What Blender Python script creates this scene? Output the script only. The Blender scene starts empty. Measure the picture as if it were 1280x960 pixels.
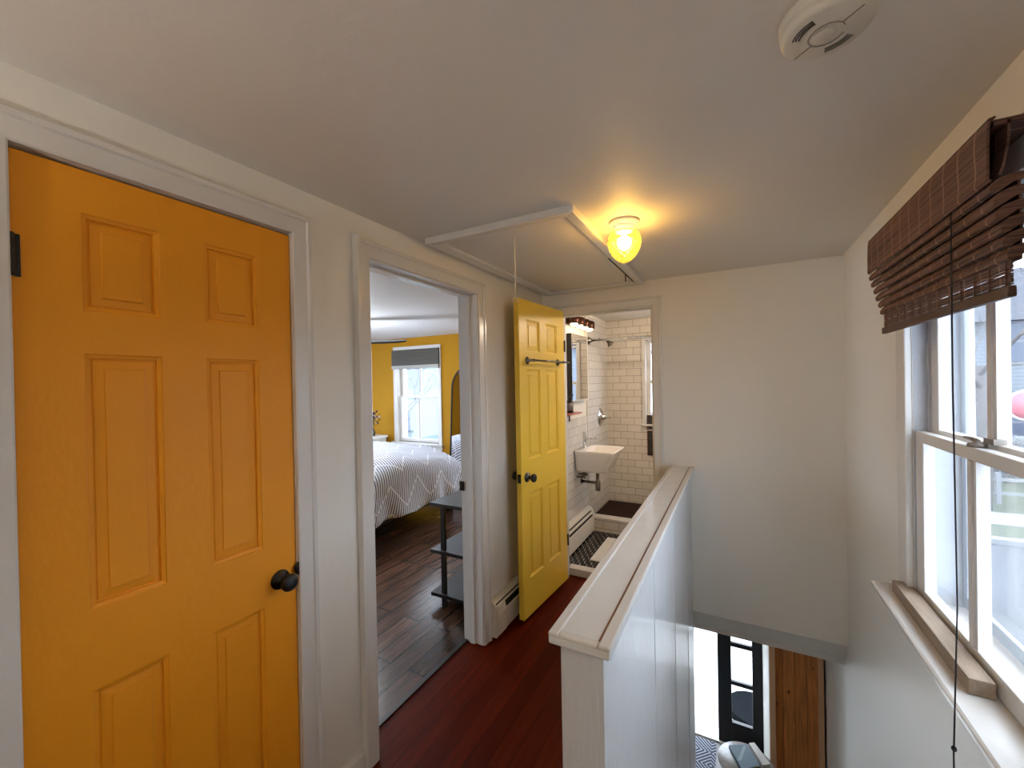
import bpy, math, random
from mathutils import Vector, Matrix
random.seed(7)
SC = bpy.context.scene
COL = SC.collection
PI = math.pi

# ------------------------------------------------------------------ materials
def lin(h):
    h = h.lstrip('#')
    v = [int(h[i:i+2], 16)/255 for i in (0, 2, 4)]
    return tuple((c/12.92 if c <= .04045 else ((c+.055)/1.055)**2.4) for c in v) + (1,)

def newmat(name):
    m = bpy.data.materials.new(name); m.use_nodes = True
    nt = m.node_tree
    return m, nt, nt.nodes['Principled BSDF']

def N(nt, typ, **kw):
    n = nt.nodes.new(typ)
    for k, v in kw.items():
        if k in n.inputs: n.inputs[k].default_value = v
        else: setattr(n, k, v)
    return n

def paint(name, color, rough=.5, var=.04, scale=6, bump=.02, bscale=60, metal=0, coat=0, stretch=(1, 1, 1), spec=.5):
    """painted / plain surface with slight procedural unevenness"""
    m, nt, b = newmat(name)
    c = color if isinstance(color, tuple) else lin(color)
    tc = N(nt, 'ShaderNodeTexCoord'); mp = N(nt, 'ShaderNodeMapping'); mp.inputs['Scale'].default_value = stretch
    nt.links.new(tc.outputs['Object'], mp.inputs[0])
    n1 = N(nt, 'ShaderNodeTexNoise', Scale=scale, Detail=4.0)
    nt.links.new(mp.outputs[0], n1.inputs['Vector'])
    mx = N(nt, 'ShaderNodeMix', data_type='RGBA')
    mx.inputs['A'].default_value = tuple(x*(1-var) for x in c[:3]) + (1,)
    mx.inputs['B'].default_value = tuple(min(1, x*(1+var)) for x in c[:3]) + (1,)
    nt.links.new(n1.outputs['Fac'], mx.inputs['Factor']); nt.links.new(mx.outputs['Result'], b.inputs['Base Color'])
    n2 = N(nt, 'ShaderNodeTexNoise', Scale=bscale, Detail=3.0)
    nt.links.new(mp.outputs[0], n2.inputs['Vector'])
    bp = N(nt, 'ShaderNodeBump', Strength=min(1, bump*10), Distance=.002)
    nt.links.new(n2.outputs['Fac'], bp.inputs['Height']); nt.links.new(bp.outputs[0], b.inputs['Normal'])
    b.inputs['Roughness'].default_value = rough; b.inputs['Metallic'].default_value = metal
    b.inputs['Coat Weight'].default_value = coat; b.inputs['Specular IOR Level'].default_value = spec
    return m

def plain(name, color, rough=.5, metal=0, spec=.5):
    m, nt, b = newmat(name)
    b.inputs['Base Color'].default_value = color if isinstance(color, tuple) else lin(color)
    b.inputs['Roughness'].default_value = rough; b.inputs['Metallic'].default_value = metal
    b.inputs['Specular IOR Level'].default_value = spec
    return m

def brick(name, axes, w, h, c1, c2, mortar, msize, rough=.3, offset=.5, bump=.4, bias=0, noise=0, nstretch=(1, 1, 1), grain=0, spec=.5):
    """tiles or boards: axes picks which object axes run along / across the rows"""
    m, nt, b = newmat(name)
    tc = N(nt, 'ShaderNodeTexCoord'); sp = N(nt, 'ShaderNodeSeparateXYZ'); cb = N(nt, 'ShaderNodeCombineXYZ')
    nt.links.new(tc.outputs['Object'], sp.inputs[0])
    nt.links.new(sp.outputs['XYZ'.index(axes[0])], cb.inputs[0]); nt.links.new(sp.outputs['XYZ'.index(axes[1])], cb.inputs[1])
    bt = N(nt, 'ShaderNodeTexBrick', Scale=1.0)
    bt.offset = offset; bt.inputs['Brick Width'].default_value = w; bt.inputs['Row Height'].default_value = h
    bt.inputs['Mortar Size'].default_value = msize; bt.inputs['Mortar Smooth'].default_value = .1
    bt.inputs['Bias'].default_value = bias
    bt.inputs['Color1'].default_value = lin(c1); bt.inputs['Color2'].default_value = lin(c2); bt.inputs['Mortar'].default_value = lin(mortar)
    nt.links.new(cb.outputs[0], bt.inputs['Vector'])
    out = bt.outputs['Color']
    if noise:
        mp = N(nt, 'ShaderNodeMapping'); mp.inputs['Scale'].default_value = nstretch
        nt.links.new(cb.outputs[0], mp.inputs[0])
        nn = N(nt, 'ShaderNodeTexNoise', Scale=8.0, Detail=6.0, Distortion=.4); nt.links.new(mp.outputs[0], nn.inputs['Vector'])
        rp = N(nt, 'ShaderNodeMapRange'); rp.inputs['From Min'].default_value = .3; rp.inputs['From Max'].default_value = .7
        rp.inputs['To Min'].default_value = 1-noise; rp.inputs['To Max'].default_value = 1+noise
        nt.links.new(nn.outputs['Fac'], rp.inputs[0])
        mu = N(nt, 'ShaderNodeVectorMath', operation='MULTIPLY'); nt.links.new(out, mu.inputs[0]); nt.links.new(rp.outputs[0], mu.inputs[1])
        out = mu.outputs[0]
    nt.links.new(out, b.inputs['Base Color'])
    inv = N(nt, 'ShaderNodeMath', operation='SUBTRACT'); inv.inputs[0].default_value = 1; nt.links.new(bt.outputs['Fac'], inv.inputs[1])
    hsrc = inv.outputs[0]
    if grain:
        ad = N(nt, 'ShaderNodeMath', operation='MULTIPLY_ADD'); nt.links.new(nn.outputs['Fac'], ad.inputs[0]); ad.inputs[1].default_value = grain
        nt.links.new(inv.outputs[0], ad.inputs[2]); hsrc = ad.outputs[0]
    bp = N(nt, 'ShaderNodeBump', Strength=bump, Distance=.003)
    nt.links.new(hsrc, bp.inputs['Height']); nt.links.new(bp.outputs[0], b.inputs['Normal'])
    b.inputs['Roughness'].default_value = rough; b.inputs['Specular IOR Level'].default_value = spec
    return m

def glassmat(name, tint=(1, 1, 1, 1), gloss=.07):
    m, nt, b = newmat(name); nt.nodes.remove(b)
    t = N(nt, 'ShaderNodeBsdfTransparent'); t.inputs[0].default_value = tint
    g = N(nt, 'ShaderNodeBsdfGlossy'); g.inputs['Roughness'].default_value = .02
    lw = N(nt, 'ShaderNodeLayerWeight', Blend=.5)          # symmetric on both faces of the thin pane
    pw = N(nt, 'ShaderNodeMath', operation='POWER'); pw.inputs[1].default_value = 4.0
    mr = N(nt, 'ShaderNodeMath', operation='MULTIPLY_ADD'); mr.inputs[1].default_value = .5; mr.inputs[2].default_value = gloss*.5; mr.use_clamp = True
    mx = N(nt, 'ShaderNodeMixShader')
    nt.links.new(lw.outputs['Facing'], pw.inputs[0]); nt.links.new(pw.outputs[0], mr.inputs[0]); nt.links.new(mr.outputs[0], mx.inputs[0])
    nt.links.new(t.outputs[0], mx.inputs[1]); nt.links.new(g.outputs[0], mx.inputs[2])
    nt.links.new(mx.outputs[0], nt.nodes['Material Output'].inputs[0])
    return m

def emit(name, color, strength):
    m, nt, b = newmat(name)
    b.inputs['Base Color'].default_value = (.8, .8, .8, 1)
    b.inputs['Emission Color'].default_value = color; b.inputs['Emission Strength'].default_value = strength
    return m

M = {}
M['wall'] = paint('wall_paint', '#e4e0d7', .45, .02, 2.5, .03, 45)
M['ceil'] = paint('ceiling_paint', '#ddd7ce', .6, .02, 1.5, .05, 30)
M['trim'] = paint('gloss_trim_paint', '#d8d5d0', .25, .02, 5, .03, 60)
M['capw'] = paint('worn_gloss_paint', '#dedfde', .18, .04, 14, .12, 28)
M['halfwall'] = paint('brushed_gloss_wall_paint', '#d4d6d8', .22, .03, 4, .12, 30, stretch=(6, 6, .35))
M['orange'] = paint('golden_orange_paint', '#e8981c', .5, .05, 3, .08, 50, stretch=(1, 2, .6), spec=.3)
M['yellow'] = paint('warm_yellow_paint', '#f2cb45', .38, .03, 3, .05, 50)
M['bedyellow'] = paint('mustard_wall_paint', '#b07f18', .7, .03, 2, .03, 40, spec=.15)
M['black'] = paint('black_metal', '#0c0b0d', .32, .1, 8, .02)
M['blackwood'] = paint('black_stained_wood', '#0d0e12', .35, .3, 5, .06, 40, stretch=(1, 10, 1))
M['chrome'] = plain('chrome', '#c9c9c9', .12, 1)
M['chromed'] = plain('dark_chrome', '#7d766e', .2, 1)
M['white'] = paint('white_enamel', '#ddd9d2', .3, .02)
M['ceramic'] = plain('white_ceramic', '#ece6df', .12)
M['heater'] = paint('heater_enamel', '#cfc8ba', .35, .03)
M['dark'] = plain('dark_cavity', '#090706', .8)
M['subway_x'] = brick('subway_tile_side', 'YZ', .154, .078, '#dcdad6', '#d2d0cd', '#a09a92', .0018, .12)
M['subway_y'] = brick('subway_tile_back', 'XZ', .154, .078, '#dad2c6', '#d2c9bd', '#7d7265', .0020, .32)
M['bedfloor'] = brick('dark_hardwood', 'YX', 1.0, .122, '#66483a', '#3a291f', '#050303', .0050, .24, .37, .5, noise=.45, nstretch=(.6, 6, 1), grain=.25)
M['hallfloor'] = brick('oxblood_painted_boards', 'YX', 4.0, .082, '#561803', '#461202', '#1c0701', .0013, .42, .3, .35, noise=.2, nstretch=(.5, 5, 1), grain=.15, spec=.06)
M['pine'] = brick('knotty_pine', 'ZX', 3.0, .075, '#c98044', '#b46c34', '#6b3a18', .0018, .35, .3, .3, noise=.3, nstretch=(.5, 7, 1), grain=.1)
nt = M['pine'].node_tree; bs = nt.nodes['Principled BSDF']; src = bs.inputs['Base Color'].links[0].from_socket
tcp = N(nt, 'ShaderNodeTexCoord'); mpp = N(nt, 'ShaderNodeMapping'); mpp.inputs['Scale'].default_value = (1.6, 1, 1); nt.links.new(tcp.outputs['Object'], mpp.inputs[0])
vo = N(nt, 'ShaderNodeTexVoronoi', Scale=5.5); nt.links.new(mpp.outputs[0], vo.inputs['Vector'])
kr = N(nt, 'ShaderNodeMapRange'); kr.inputs['From Min'].default_value = .06; kr.inputs['From Max'].default_value = .11; nt.links.new(vo.outputs['Distance'], kr.inputs[0])
km = N(nt, 'ShaderNodeMix', data_type='RGBA'); km.inputs['A'].default_value = lin('#3a1c0c'); nt.links.new(kr.outputs[0], km.inputs['Factor']); nt.links.new(src, km.inputs['B'])
nt.links.new(km.outputs['Result'], bs.inputs['Base Color'])
M['pinelt'] = paint('light_pine', '#dcae84', .4, .12, 4, .03, 40, stretch=(8, 8, .6))
M['rawwood'] = paint('weathered_wood', '#93816f', .75, .35, 10, .3, 40, stretch=(10, 1, 10))
M['hex'] = plain('black_hex_tile', '#0d0c0e', .25)
M['grout'] = plain('pale_grout', '#aaa49c', .8)
M['mat'] = paint('white_bath_mat', '#d8d4cc', .95, .06, 60, .3, 300)
M['marble'] = paint('white_marble', '#d5cfc8', .2, .18, 9, 0, stretch=(1, 1, 1))
M['marbleg'] = paint('grey_veined_marble', '#a39b95', .25, .45, 26, 0, stretch=(1, 3, 1))
M['shower'] = paint('brown_shower_floor', '#26110b', .5, .3, 30, spec=.15)
M['grey'] = paint('charcoal_cellular_fabric', '#56534d', .9, .06, 40)
M['greylt'] = paint('light_grey_rail', '#a7a7a0', .6)
M['fan'] = paint('slate_fan_blade', '#35383c', .35)
M['glass'] = glassmat('window_glass')
M['mirror'] = plain('mirror_silver', '#e8e8e8', .02, 1)
M['soap'] = plain('amber_black_bottle', '#100c0b', .15)
M['label'] = plain('grey_label', '#6f6a66', .6)
M['pinkwood'] = paint('reddish_wood_shelf', '#a8604d', .4, .15, 8, .03, 40, stretch=(1, 8, 1))
M['concrete'] = paint('pale_concrete', '#c9c8c4', .9, .08, 3, .2, 80)
M['asphalt'] = paint('grey_asphalt', '#4b4d52', .9, .12, 2.5, .3, 60)
M['curb'] = paint('curb_concrete', '#77797b', .9, .08)
M['grass'] = paint('winter_grass', '#454b3c', .95, .35, 5, .3, 40)
M['roof'] = paint('grey_shingles', '#42454c', .9, .15, 30)
M['bark'] = paint('bare_bark', '#575352', .9, .2)
M['hedge'] = paint('frosted_twigs', '#585e60', .95, .4, 6, .3, 20)
def siding(name, c1, c2):
    return brick(name, 'XZ', 40, .14, c1, c1, c2, .012, .7, .5, .6)
M['sidingw'] = siding('white_clapboard', '#70777e', '#4d545c')
M['sidingb'] = siding('pale_blue_clapboard', '#6c7c86', '#485862')
M['dkglass'] = plain('dark_house_window', '#3f4a5c', .1)
M['carw'] = plain('pale_car_paint', '#9aa3ad', .2)
M['rubber'] = plain('tyre_rubber', '#1b1b1d', .8)
M['red'] = plain('faded_red_sign', '#b0626c', .5)
M['cord'] = plain('cord_dark', '#2b2a30', .8)
M['string'] = plain('cream_string', '#e8dcc0', .8)
M['bluebook'] = plain('slate_blue_cover', '#6a7f8c', .5)
M['bluebook2'] = plain('pale_blue_stripe', '#93a5ad', .5)
M['ochre'] = plain('ochre_box_side', '#7d6a3a', .6)
M['gold'] = plain('aged_bronze', '#5d3b2e', .3, .8)
M['frost'] = glassmat('bathroom_glass', (.95, .96, 1, 1))
M['smoke'] = paint('ivory_plastic', '#cfc8ba', .45, .01)
M['leafd'] = plain('dried_leaf', '#3a241c', .8)
M['flower'] = plain('cream_dried_flower', '#b5a08f', .8)

# bamboo weave
def bamboo():
    m, nt, b = newmat('woven_bamboo')
    tc = N(nt, 'ShaderNodeTexCoord'); sp = N(nt, 'ShaderNodeSeparateXYZ'); nt.links.new(tc.outputs['Object'], sp.inputs[0])
    mp = N(nt, 'ShaderNodeMapping'); mp.inputs['Scale'].default_value = (1, .25, 40); nt.links.new(tc.outputs['Object'], mp.inputs[0])
    n1 = N(nt, 'ShaderNodeTexNoise', Scale=8.0, Detail=4.0); nt.links.new(mp.outputs[0], n1.inputs['Vector'])
    cr = N(nt, 'ShaderNodeValToRGB'); cr.color_ramp.elements[0].color = lin('#24130e'); cr.color_ramp.elements[1].color = lin('#7d5545')
    cr.color_ramp.elements[0].position = .3; cr.color_ramp.elements[1].position = .7
    nt.links.new(n1.outputs['Fac'], cr.inputs[0])
    # wavy vertical binding threads
    w = N(nt, 'ShaderNodeMath', operation='SINE'); z = N(nt, 'ShaderNodeMath', operation='MULTIPLY'); z.inputs[1].default_value = 55
    nt.links.new(sp.outputs[2], z.inputs[0]); nt.links.new(z.outputs[0], w.inputs[0])
    ma = N(nt, 'ShaderNodeMath', operation='MULTIPLY_ADD'); nt.links.new(w.outputs[0], ma.inputs[0]); ma.inputs[1].default_value = .003
    nt.links.new(sp.outputs[1], ma.inputs[2])
    pp = N(nt, 'ShaderNodeMath', operation='PINGPONG'); nt.links.new(ma.outputs[0], pp.inputs[0]); pp.inputs[1].default_value = .036
    lt = N(nt, 'ShaderNodeMath', operation='LESS_THAN'); nt.links.new(pp.outputs[0], lt.inputs[0]); lt.inputs[1].default_value = .0028
    mx = N(nt, 'ShaderNodeMix', data_type='RGBA'); nt.links.new(lt.outputs[0], mx.inputs['Factor']); nt.links.new(cr.outputs[0], mx.inputs['A'])
    mx.inputs['B'].default_value = lin('#8d6a5a')
    nt.links.new(mx.outputs['Result'], b.inputs['Base Color'])
    bp = N(nt, 'ShaderNodeBump', Strength=.8, Distance=.003); nt.links.new(n1.outputs['Fac'], bp.inputs['Height']); nt.links.new(bp.outputs[0], b.inputs['Normal'])
    b.inputs['Roughness'].default_value = .65
    return m
M['bamboo'] = bamboo()

# duvet: fine slate stripes in a zigzag weave broken by white lines; uses the mesh UV (metres)
def duvetmat():
    m, nt, b = newmat('striped_duvet_fabric')
    tc = N(nt, 'ShaderNodeTexCoord'); sp = N(nt, 'ShaderNodeSeparateXYZ'); nt.links.new(tc.outputs['UV'], sp.inputs[0])
    def math_(op, a, bb=None, c=None):
        n = N(nt, 'ShaderNodeMath', operation=op)
        for i, v in enumerate((a, bb, c)):
            if v is None: continue
            if isinstance(v, (int, float)): n.inputs[i].default_value = v
            else: nt.links.new(v, n.inputs[i])
        return n.outputs[0]
    u, v = sp.outputs[0], sp.outputs[1]
    zig = math_('PINGPONG', v, .19)                      # zigzag along the bed
    s = math_('MULTIPLY_ADD', zig, .85, u)
    cell = math_('PINGPONG', s, .11)
    line = math_('LESS_THAN', cell, .008)
    t = math_('ADD', u, math_('MULTIPLY', v, -.25))
    st = math_('FRACT', math_('MULTIPLY', math_('MULTIPLY_ADD', u, .35, v), 38))
    stripe = math_('GREATER_THAN', st, .57)
    nl = math_('SUBTRACT', 1, line)
    f = math_('MULTIPLY', stripe, nl)
    mx = N(nt, 'ShaderNodeMix', data_type='RGBA'); nt.links.new(f, mx.inputs['Factor'])
    mx.inputs['A'].default_value = lin('#e8ecf8'); mx.inputs['B'].default_value = lin('#5a6075')
    nt.links.new(mx.outputs['Result'], b.inputs['Base Color']); b.inputs['Roughness'].default_value = .9
    return m
M['duvet'] = duvetmat()

def geomat():   # dark doormat with pale concentric-diamond lines
    m, nt, b = newmat('geometric_mat')
    tc = N(nt, 'ShaderNodeTexCoord'); sp = N(nt, 'ShaderNodeSeparateXYZ'); nt.links.new(tc.outputs['Object'], sp.inputs[0])
    def math_(op, a, bb=None, c=None):
        n = N(nt, 'ShaderNodeMath', operation=op)
        for i, v in enumerate((a, bb, c)):
            if v is None: continue
            if isinstance(v, (int, float)): n.inputs[i].default_value = v
            else: nt.links.new(v, n.inputs[i])
        return n.outputs[0]
    px = math_('PINGPONG', sp.outputs[0], .15); py = math_('PINGPONG', sp.outputs[1], .15)
    s = math_('FRACT', math_('MULTIPLY', math_('ADD', px, py), 26))
    f = math_('LESS_THAN', s, .36)
    mx = N(nt, 'ShaderNodeMix', data_type='RGBA'); nt.links.new(f, mx.inputs['Factor'])
    mx.inputs['A'].default_value = lin('#272a34'); mx.inputs['B'].default_value = lin('#80808c')
    nt.links.new(mx.outputs['Result'], b.inputs['Base Color']); b.inputs['Roughness'].default_value = .9
    return m
M['geomat'] = geomat()

def lampglass():
    m, nt, b = newmat('amber_pressed_glass'); nt.nodes.remove(b)
    t = N(nt, 'ShaderNodeBsdfTransparent'); t.inputs[0].default_value = (1, .76, .30, 1)
    tl = N(nt, 'ShaderNodeBsdfTranslucent'); tl.inputs[0].default_value = (.12, .078, .013, 1)
    g = N(nt, 'ShaderNodeBsdfGlossy'); g.inputs['Roughness'].default_value = .1
    a = N(nt, 'ShaderNodeMixShader'); a.inputs[0].default_value = .55
    nt.links.new(t.outputs[0], a.inputs[1]); nt.links.new(tl.outputs[0], a.inputs[2])
    c = N(nt, 'ShaderNodeMixShader'); c.inputs[0].default_value = .08
    nt.links.new(a.outputs[0], c.inputs[1]); nt.links.new(g.outputs[0], c.inputs[2])
    nt.links.new(c.outputs[0], nt.nodes['Material Output'].inputs[0])
    return m
M['lampglass'] = lampglass()
M['bulb'] = emit('glowing_bulb', (1, .72, .35, 1), 195)
M['vbulb'] = emit('glowing_vanity_bulb', (1, .80, .50, 1), 9)

# ------------------------------------------------------------------ mesh helpers
class MB:
    def __init__(s): s.v = []; s.f = []; s.m = []; s.sm = []; s.uv = None
    def add(s, vs, fs, mi=0, smooth=False):
        o = len(s.v); s.v += [tuple(x) for x in vs]
        for f in fs: s.f.append([o+i for i in f]); s.m.append(mi); s.sm.append(smooth)
        return s
    def box(s, x0, x1, y0, y1, z0, z1, mi=0):
        x0, x1 = sorted((x0, x1)); y0, y1 = sorted((y0, y1)); z0, z1 = sorted((z0, z1))
        vs = [(x0,y0,z0),(x1,y0,z0),(x1,y1,z0),(x0,y1,z0),(x0,y0,z1),(x1,y0,z1),(x1,y1,z1),(x0,y1,z1)]
        return s.add(vs, [(0,3,2,1),(4,5,6,7),(0,1,5,4),(1,2,6,5),(2,3,7,6),(3,0,4,7)], mi)
    def prism(s, poly, axis, a, b, mi=0, smooth=False):
        """poly: 2D points in the two other axes (in xyz order), extruded along axis from a to b"""
        n = len(poly)
        def mk(p, t):
            return {'x': (t, p[0], p[1]), 'y': (p[0], t, p[1]), 'z': (p[0], p[1], t)}[axis]
        vs = [mk(p, a) for p in poly] + [mk(p, b) for p in poly]
        ar = sum(poly[i][0]*poly[(i+1) % n][1]-poly[(i+1) % n][0]*poly[i][1] for i in range(n))
        fl = (ar > 0) != (axis == 'y')
        if (b < a): fl = not fl
        A = list(range(n)); B = list(range(n, 2*n))
        caps = [A[::-1], B] if fl else [A, B[::-1]]
        sides = [((i, (i+1) % n, n+(i+1) % n, n+i) if fl else ((i+1) % n, i, n+i, n+(i+1) % n)) for i in range(n)]
        s.add(vs, caps, mi); o = len(s.v)-2*n
        for f in sides: s.f.append([o+i for i in f]); s.m.append(mi); s.sm.append(smooth)
        return s
    def lathe(s, prof, c=(0, 0, 0), axis='z', n=24, mi=0, smooth=True, rad=None):
        """prof: (r, t) pairs along the axis; closes on the axis where r == 0"""
        rings = []
        base = len(s.v)
        def mk(r, t, k):
            a = 2*PI*k/n; rr = r*(rad(a, t) if rad else 1)
            x, y = rr*math.cos(a), rr*math.sin(a)
            p = {'z': (x, y, t), 'x': (t, x, y), 'y': (y, t, x)}[axis]
            return (p[0]+c[0], p[1]+c[1], p[2]+c[2])
        for r, t in prof:
            if r <= 1e-6: s.v.append(mk(0, t, 0)); rings.append([len(s.v)-1])
            else:
                st = len(s.v); s.v += [mk(r, t, k) for k in range(n)]; rings.append(list(range(st, st+n)))
        for A, B in zip(rings, rings[1:]):
            for k in range(n):
                k2 = (k+1) % n
                if len(A) == 1 and len(B) == 1: continue
                if len(A) == 1: f = [A[0], B[k2], B[k]]
                elif len(B) == 1: f = [A[k], A[k2], B[0]]
                else: f = [A[k], A[k2], B[k2], B[k]]
                s.f.append(f); s.m.append(mi); s.sm.append(smooth)
        return s
    def tube(s, pts, r, n=10, mi=0, caps=True):
        pts = [Vector(p) for p in pts]; rs = r if isinstance(r, (list, tuple)) else [r]*len(pts)
        up = None; rings = []
        for i, p in enumerate(pts):
            d = (pts[min(i+1, len(pts)-1)]-pts[max(i-1, 0)]).normalized()
            if up is None: up = d.orthogonal().normalized()
            up = (up - d*up.dot(d)).normalized(); sd = d.cross(up)
            st = len(s.v); s.v += [tuple(p+(up*math.cos(2*PI*k/n)+sd*math.sin(2*PI*k/n))*rs[i]) for k in range(n)]
            rings.append(list(range(st, st+n)))
        for A, B in zip(rings, rings[1:]):
            for k in range(n):
                s.f.append([A[k], A[(k+1) % n], B[(k+1) % n], B[k]]); s.m.append(mi); s.sm.append(True)
        if caps:
            s.f.append(rings[0][::-1]); s.m.append(mi); s.sm.append(False)
            s.f.append(rings[-1]); s.m.append(mi); s.sm.append(False)
        return s
    def loft(s, rings, mi=0, smooth=True, cap0=False, cap1=False):
        ids = []
        for r in rings:
            st = len(s.v); s.v += [tuple(p) for p in r]; ids.append(list(range(st, st+len(r))))
        n = len(ids[0])
        for A, B in zip(ids, ids[1:]):
            for k in range(n): s.f.append([A[k], A[(k+1) % n], B[(k+1) % n], B[k]]); s.m.append(mi); s.sm.append(smooth)
        if cap0: s.f.append(ids[0][::-1]); s.m.append(mi); s.sm.append(False)
        if cap1: s.f.append(ids[-1]); s.m.append(mi); s.sm.append(False)
        return s
    def build(s, name, mats, parent=None, local=False, bevel=0, seg=2, origin=None, subsurf=0):
        xs = [p[0] for p in s.v]; ys = [p[1] for p in s.v]; zs = [p[2] for p in s.v]
        if local: o = (0, 0, 0)
        elif origin: o = origin
        elif parent is not None and not local: o = tuple(wloc(parent))
        else: o = ((min(xs)+max(xs))/2, (min(ys)+max(ys))/2, min(zs))
        if BIG.get(name): o = (0, 0, 0)
        me = bpy.data.meshes.new(name)
        me.from_pydata([(p[0]-o[0], p[1]-o[1], p[2]-o[2]) for p in s.v], [], s.f)
        for mt in (mats if isinstance(mats, (list, tuple)) else [mats]): me.materials.append(M[mt] if isinstance(mt, str) else mt)
        for p, mi, sm in zip(me.polygons, s.m, s.sm): p.material_index = mi; p.use_smooth = sm
        if s.uv:
            ul = me.uv_layers.new(name='UVMap')
            for l in me.loops: ul.data[l.index].uv = s.uv[l.vertex_index]
        me.update()
        ob = bpy.data.objects.new(name, me); COL.objects.link(ob)
        if parent is not None:
            ob.parent = parent
            if not local: pw = wloc(parent); ob.location = (o[0]-pw[0], o[1]-pw[1], o[2]-pw[2])
        else: ob.location = o
        if bevel:
            b = ob.modifiers.new('Bevel', 'BEVEL'); b.width = bevel; b.segments = seg; b.limit_method = 'ANGLE'; b.angle_limit = math.radians(40)
            b.harden_normals = False
        if subsurf:
            ss = ob.modifiers.new('Subsurf', 'SUBSURF'); ss.levels = ss.render_levels = subsurf
        return ob
BIG = {}
def wloc(o):
    l = Vector(o.location)
    while o.parent is not None: o = o.parent; l += Vector(o.location)
    return l
def tag(o, label=None, cat=None, group=None, kind=None):
    if label: o['label'] = label
    if cat: o['category'] = cat
    if group: o['group'] = group
    if kind: o['kind'] = kind
    return o
def thing(name, label, cat, loc=(0, 0, 0), rz=0, group=None, kind=None):
    o = bpy.data.objects.new(name, None); COL.objects.link(o); o.empty_display_size = .05
    o.location = loc; o.rotation_euler = (0, 0, rz)
    return tag(o, label, cat, group, kind)
def struct(mb, name, mats, label=None, bevel=0, origin=(0, 0, 0), parent=None):
    o = mb.build(name, mats, parent=parent, bevel=bevel, origin=origin if parent is None else None)
    if parent is None: o['kind'] = 'structure'
    if label: o['label'] = label
    return o
def rrect(cx, cy, hx, hy, r, z, n=6):
    pts = []
    for (sx, sy, a0) in ((1, 1, 0), (-1, 1, 90), (-1, -1, 180), (1, -1, 270)):
        for k in range(n+1):
            a = math.radians(a0+90*k/n)
            pts.append((cx+sx*(hx-r)+r*math.cos(a), cy+sy*(hy-r)+r*math.sin(a), z))
    return pts
def copy_tree(o, parent=None):
    c = o.copy(); COL.objects.link(c); c.parent = parent
    for ch in list(o.children): copy_tree(ch, c)
    return c

# ------------------------------------------------------------------ dimensions (metres)
XR = 1.836      # stair wall
YE = 2.906      # end wall of the hall
HC = 2.19       # ceiling
YB = 4.65       # bathroom back wall / front of the house
ZL = -2.20      # lower floor
# ------------------------------------------------------------------ setting: shell
# left wall of the hall: closet doorway and bedroom doorway
D1 = (.252, .862, 2.03); D2 = (1.190, 1.989, 2.03)
mb = MB(); T = -.127
for y0, y1, z0, z1 in ((-1.8, D1[0], 0, HC), (D1[0], D1[1], D1[2], HC), (D1[1], D2[0], 0, HC), (D2[0], D2[1], D2[2], HC), (D2[1], 4.65, 0, HC)):
    mb.box(T, 0, y0, y1, z0, z1)
mb.box(T-.004, T, D2[1], 4.6, 0, HC, 1).box(T-.004, T, -1.8, D2[0], 0, HC, 1)
struct(mb, 'wall_left', ['wall', 'bedyellow'])
# stair wall with the window opening
W1 = (1.150, 1.910, .73, 1.93)
mb = MB()
for y0, y1, z0, z1 in ((-1.8, W1[0], -.12, HC), (W1[0], W1[1], -.12, W1[2]), (W1[0], W1[1], W1[3], HC), (W1[1], 4.85, -.12, HC), (-1.8, 3.0, ZL, -.12)):
    mb.box(XR, 1.99, y0, y1, z0, z1)
mb.box(XR+.012, 1.99, 3.0, 4.85, ZL, -.12)
struct(mb, 'wall_right', 'wall')
# end wall with the bathroom doorway, its foot cut back over the stairs
D3 = (.132, .810, 2.02)
mb = MB()
for x0, x1, z0, z1 in ((0, D3[0], 0, HC), (D3[0], D3[1], D3[2], HC), (D3[1], XR, 0, HC)):
    mb.box(x0, x1, YE, 3.03, z0, z1)
mb.prism([(YE, 0), (2.975, -.115), (3.03, -.115), (3.03, 0)], 'x', 1.035, XR)
struct(mb, 'wall_end', 'wall')
# wall behind the camera
mb = MB().box(-.127, 1.99, -1.95, -1.8, ZL, HC); struct(mb, 'wall_rear', 'wall')
# ceiling over hall, bathroom and bedroom
mb = MB().box(-.12, 1.99, -1.95, 4.85, HC, HC+.1); struct(mb, 'ceiling', 'ceil')
mb = MB().box(-4.5, -.12, -1.95, 4.85, HC, HC+.1); struct(mb, 'ceiling_bedroom', paint('cool_white_ceiling', '#dfe2e6', .55, .02, 2, .06, 12))
# floors
mb = MB().box(-.119, 1.0, -1.8, 3.03, -.10, 0).box(1.035, XR, -1.8, .85, -.10, 0)
struct(mb, 'floor', 'hallfloor')
mb = MB().box(-4.5, -.119, -1.8, 4.6, -.10, .004); struct(mb, 'floor_bedroom', 'bedfloor')
mb = MB().box(-.13, -.105, D2[0]-.02, D2[1]+.02, .0, .008)
tag(mb.build('trim_1', plain('dark_stained_strip', '#1e120c', .4)), 'dark floor strip across the bedroom doorway', kind='structure')
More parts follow.
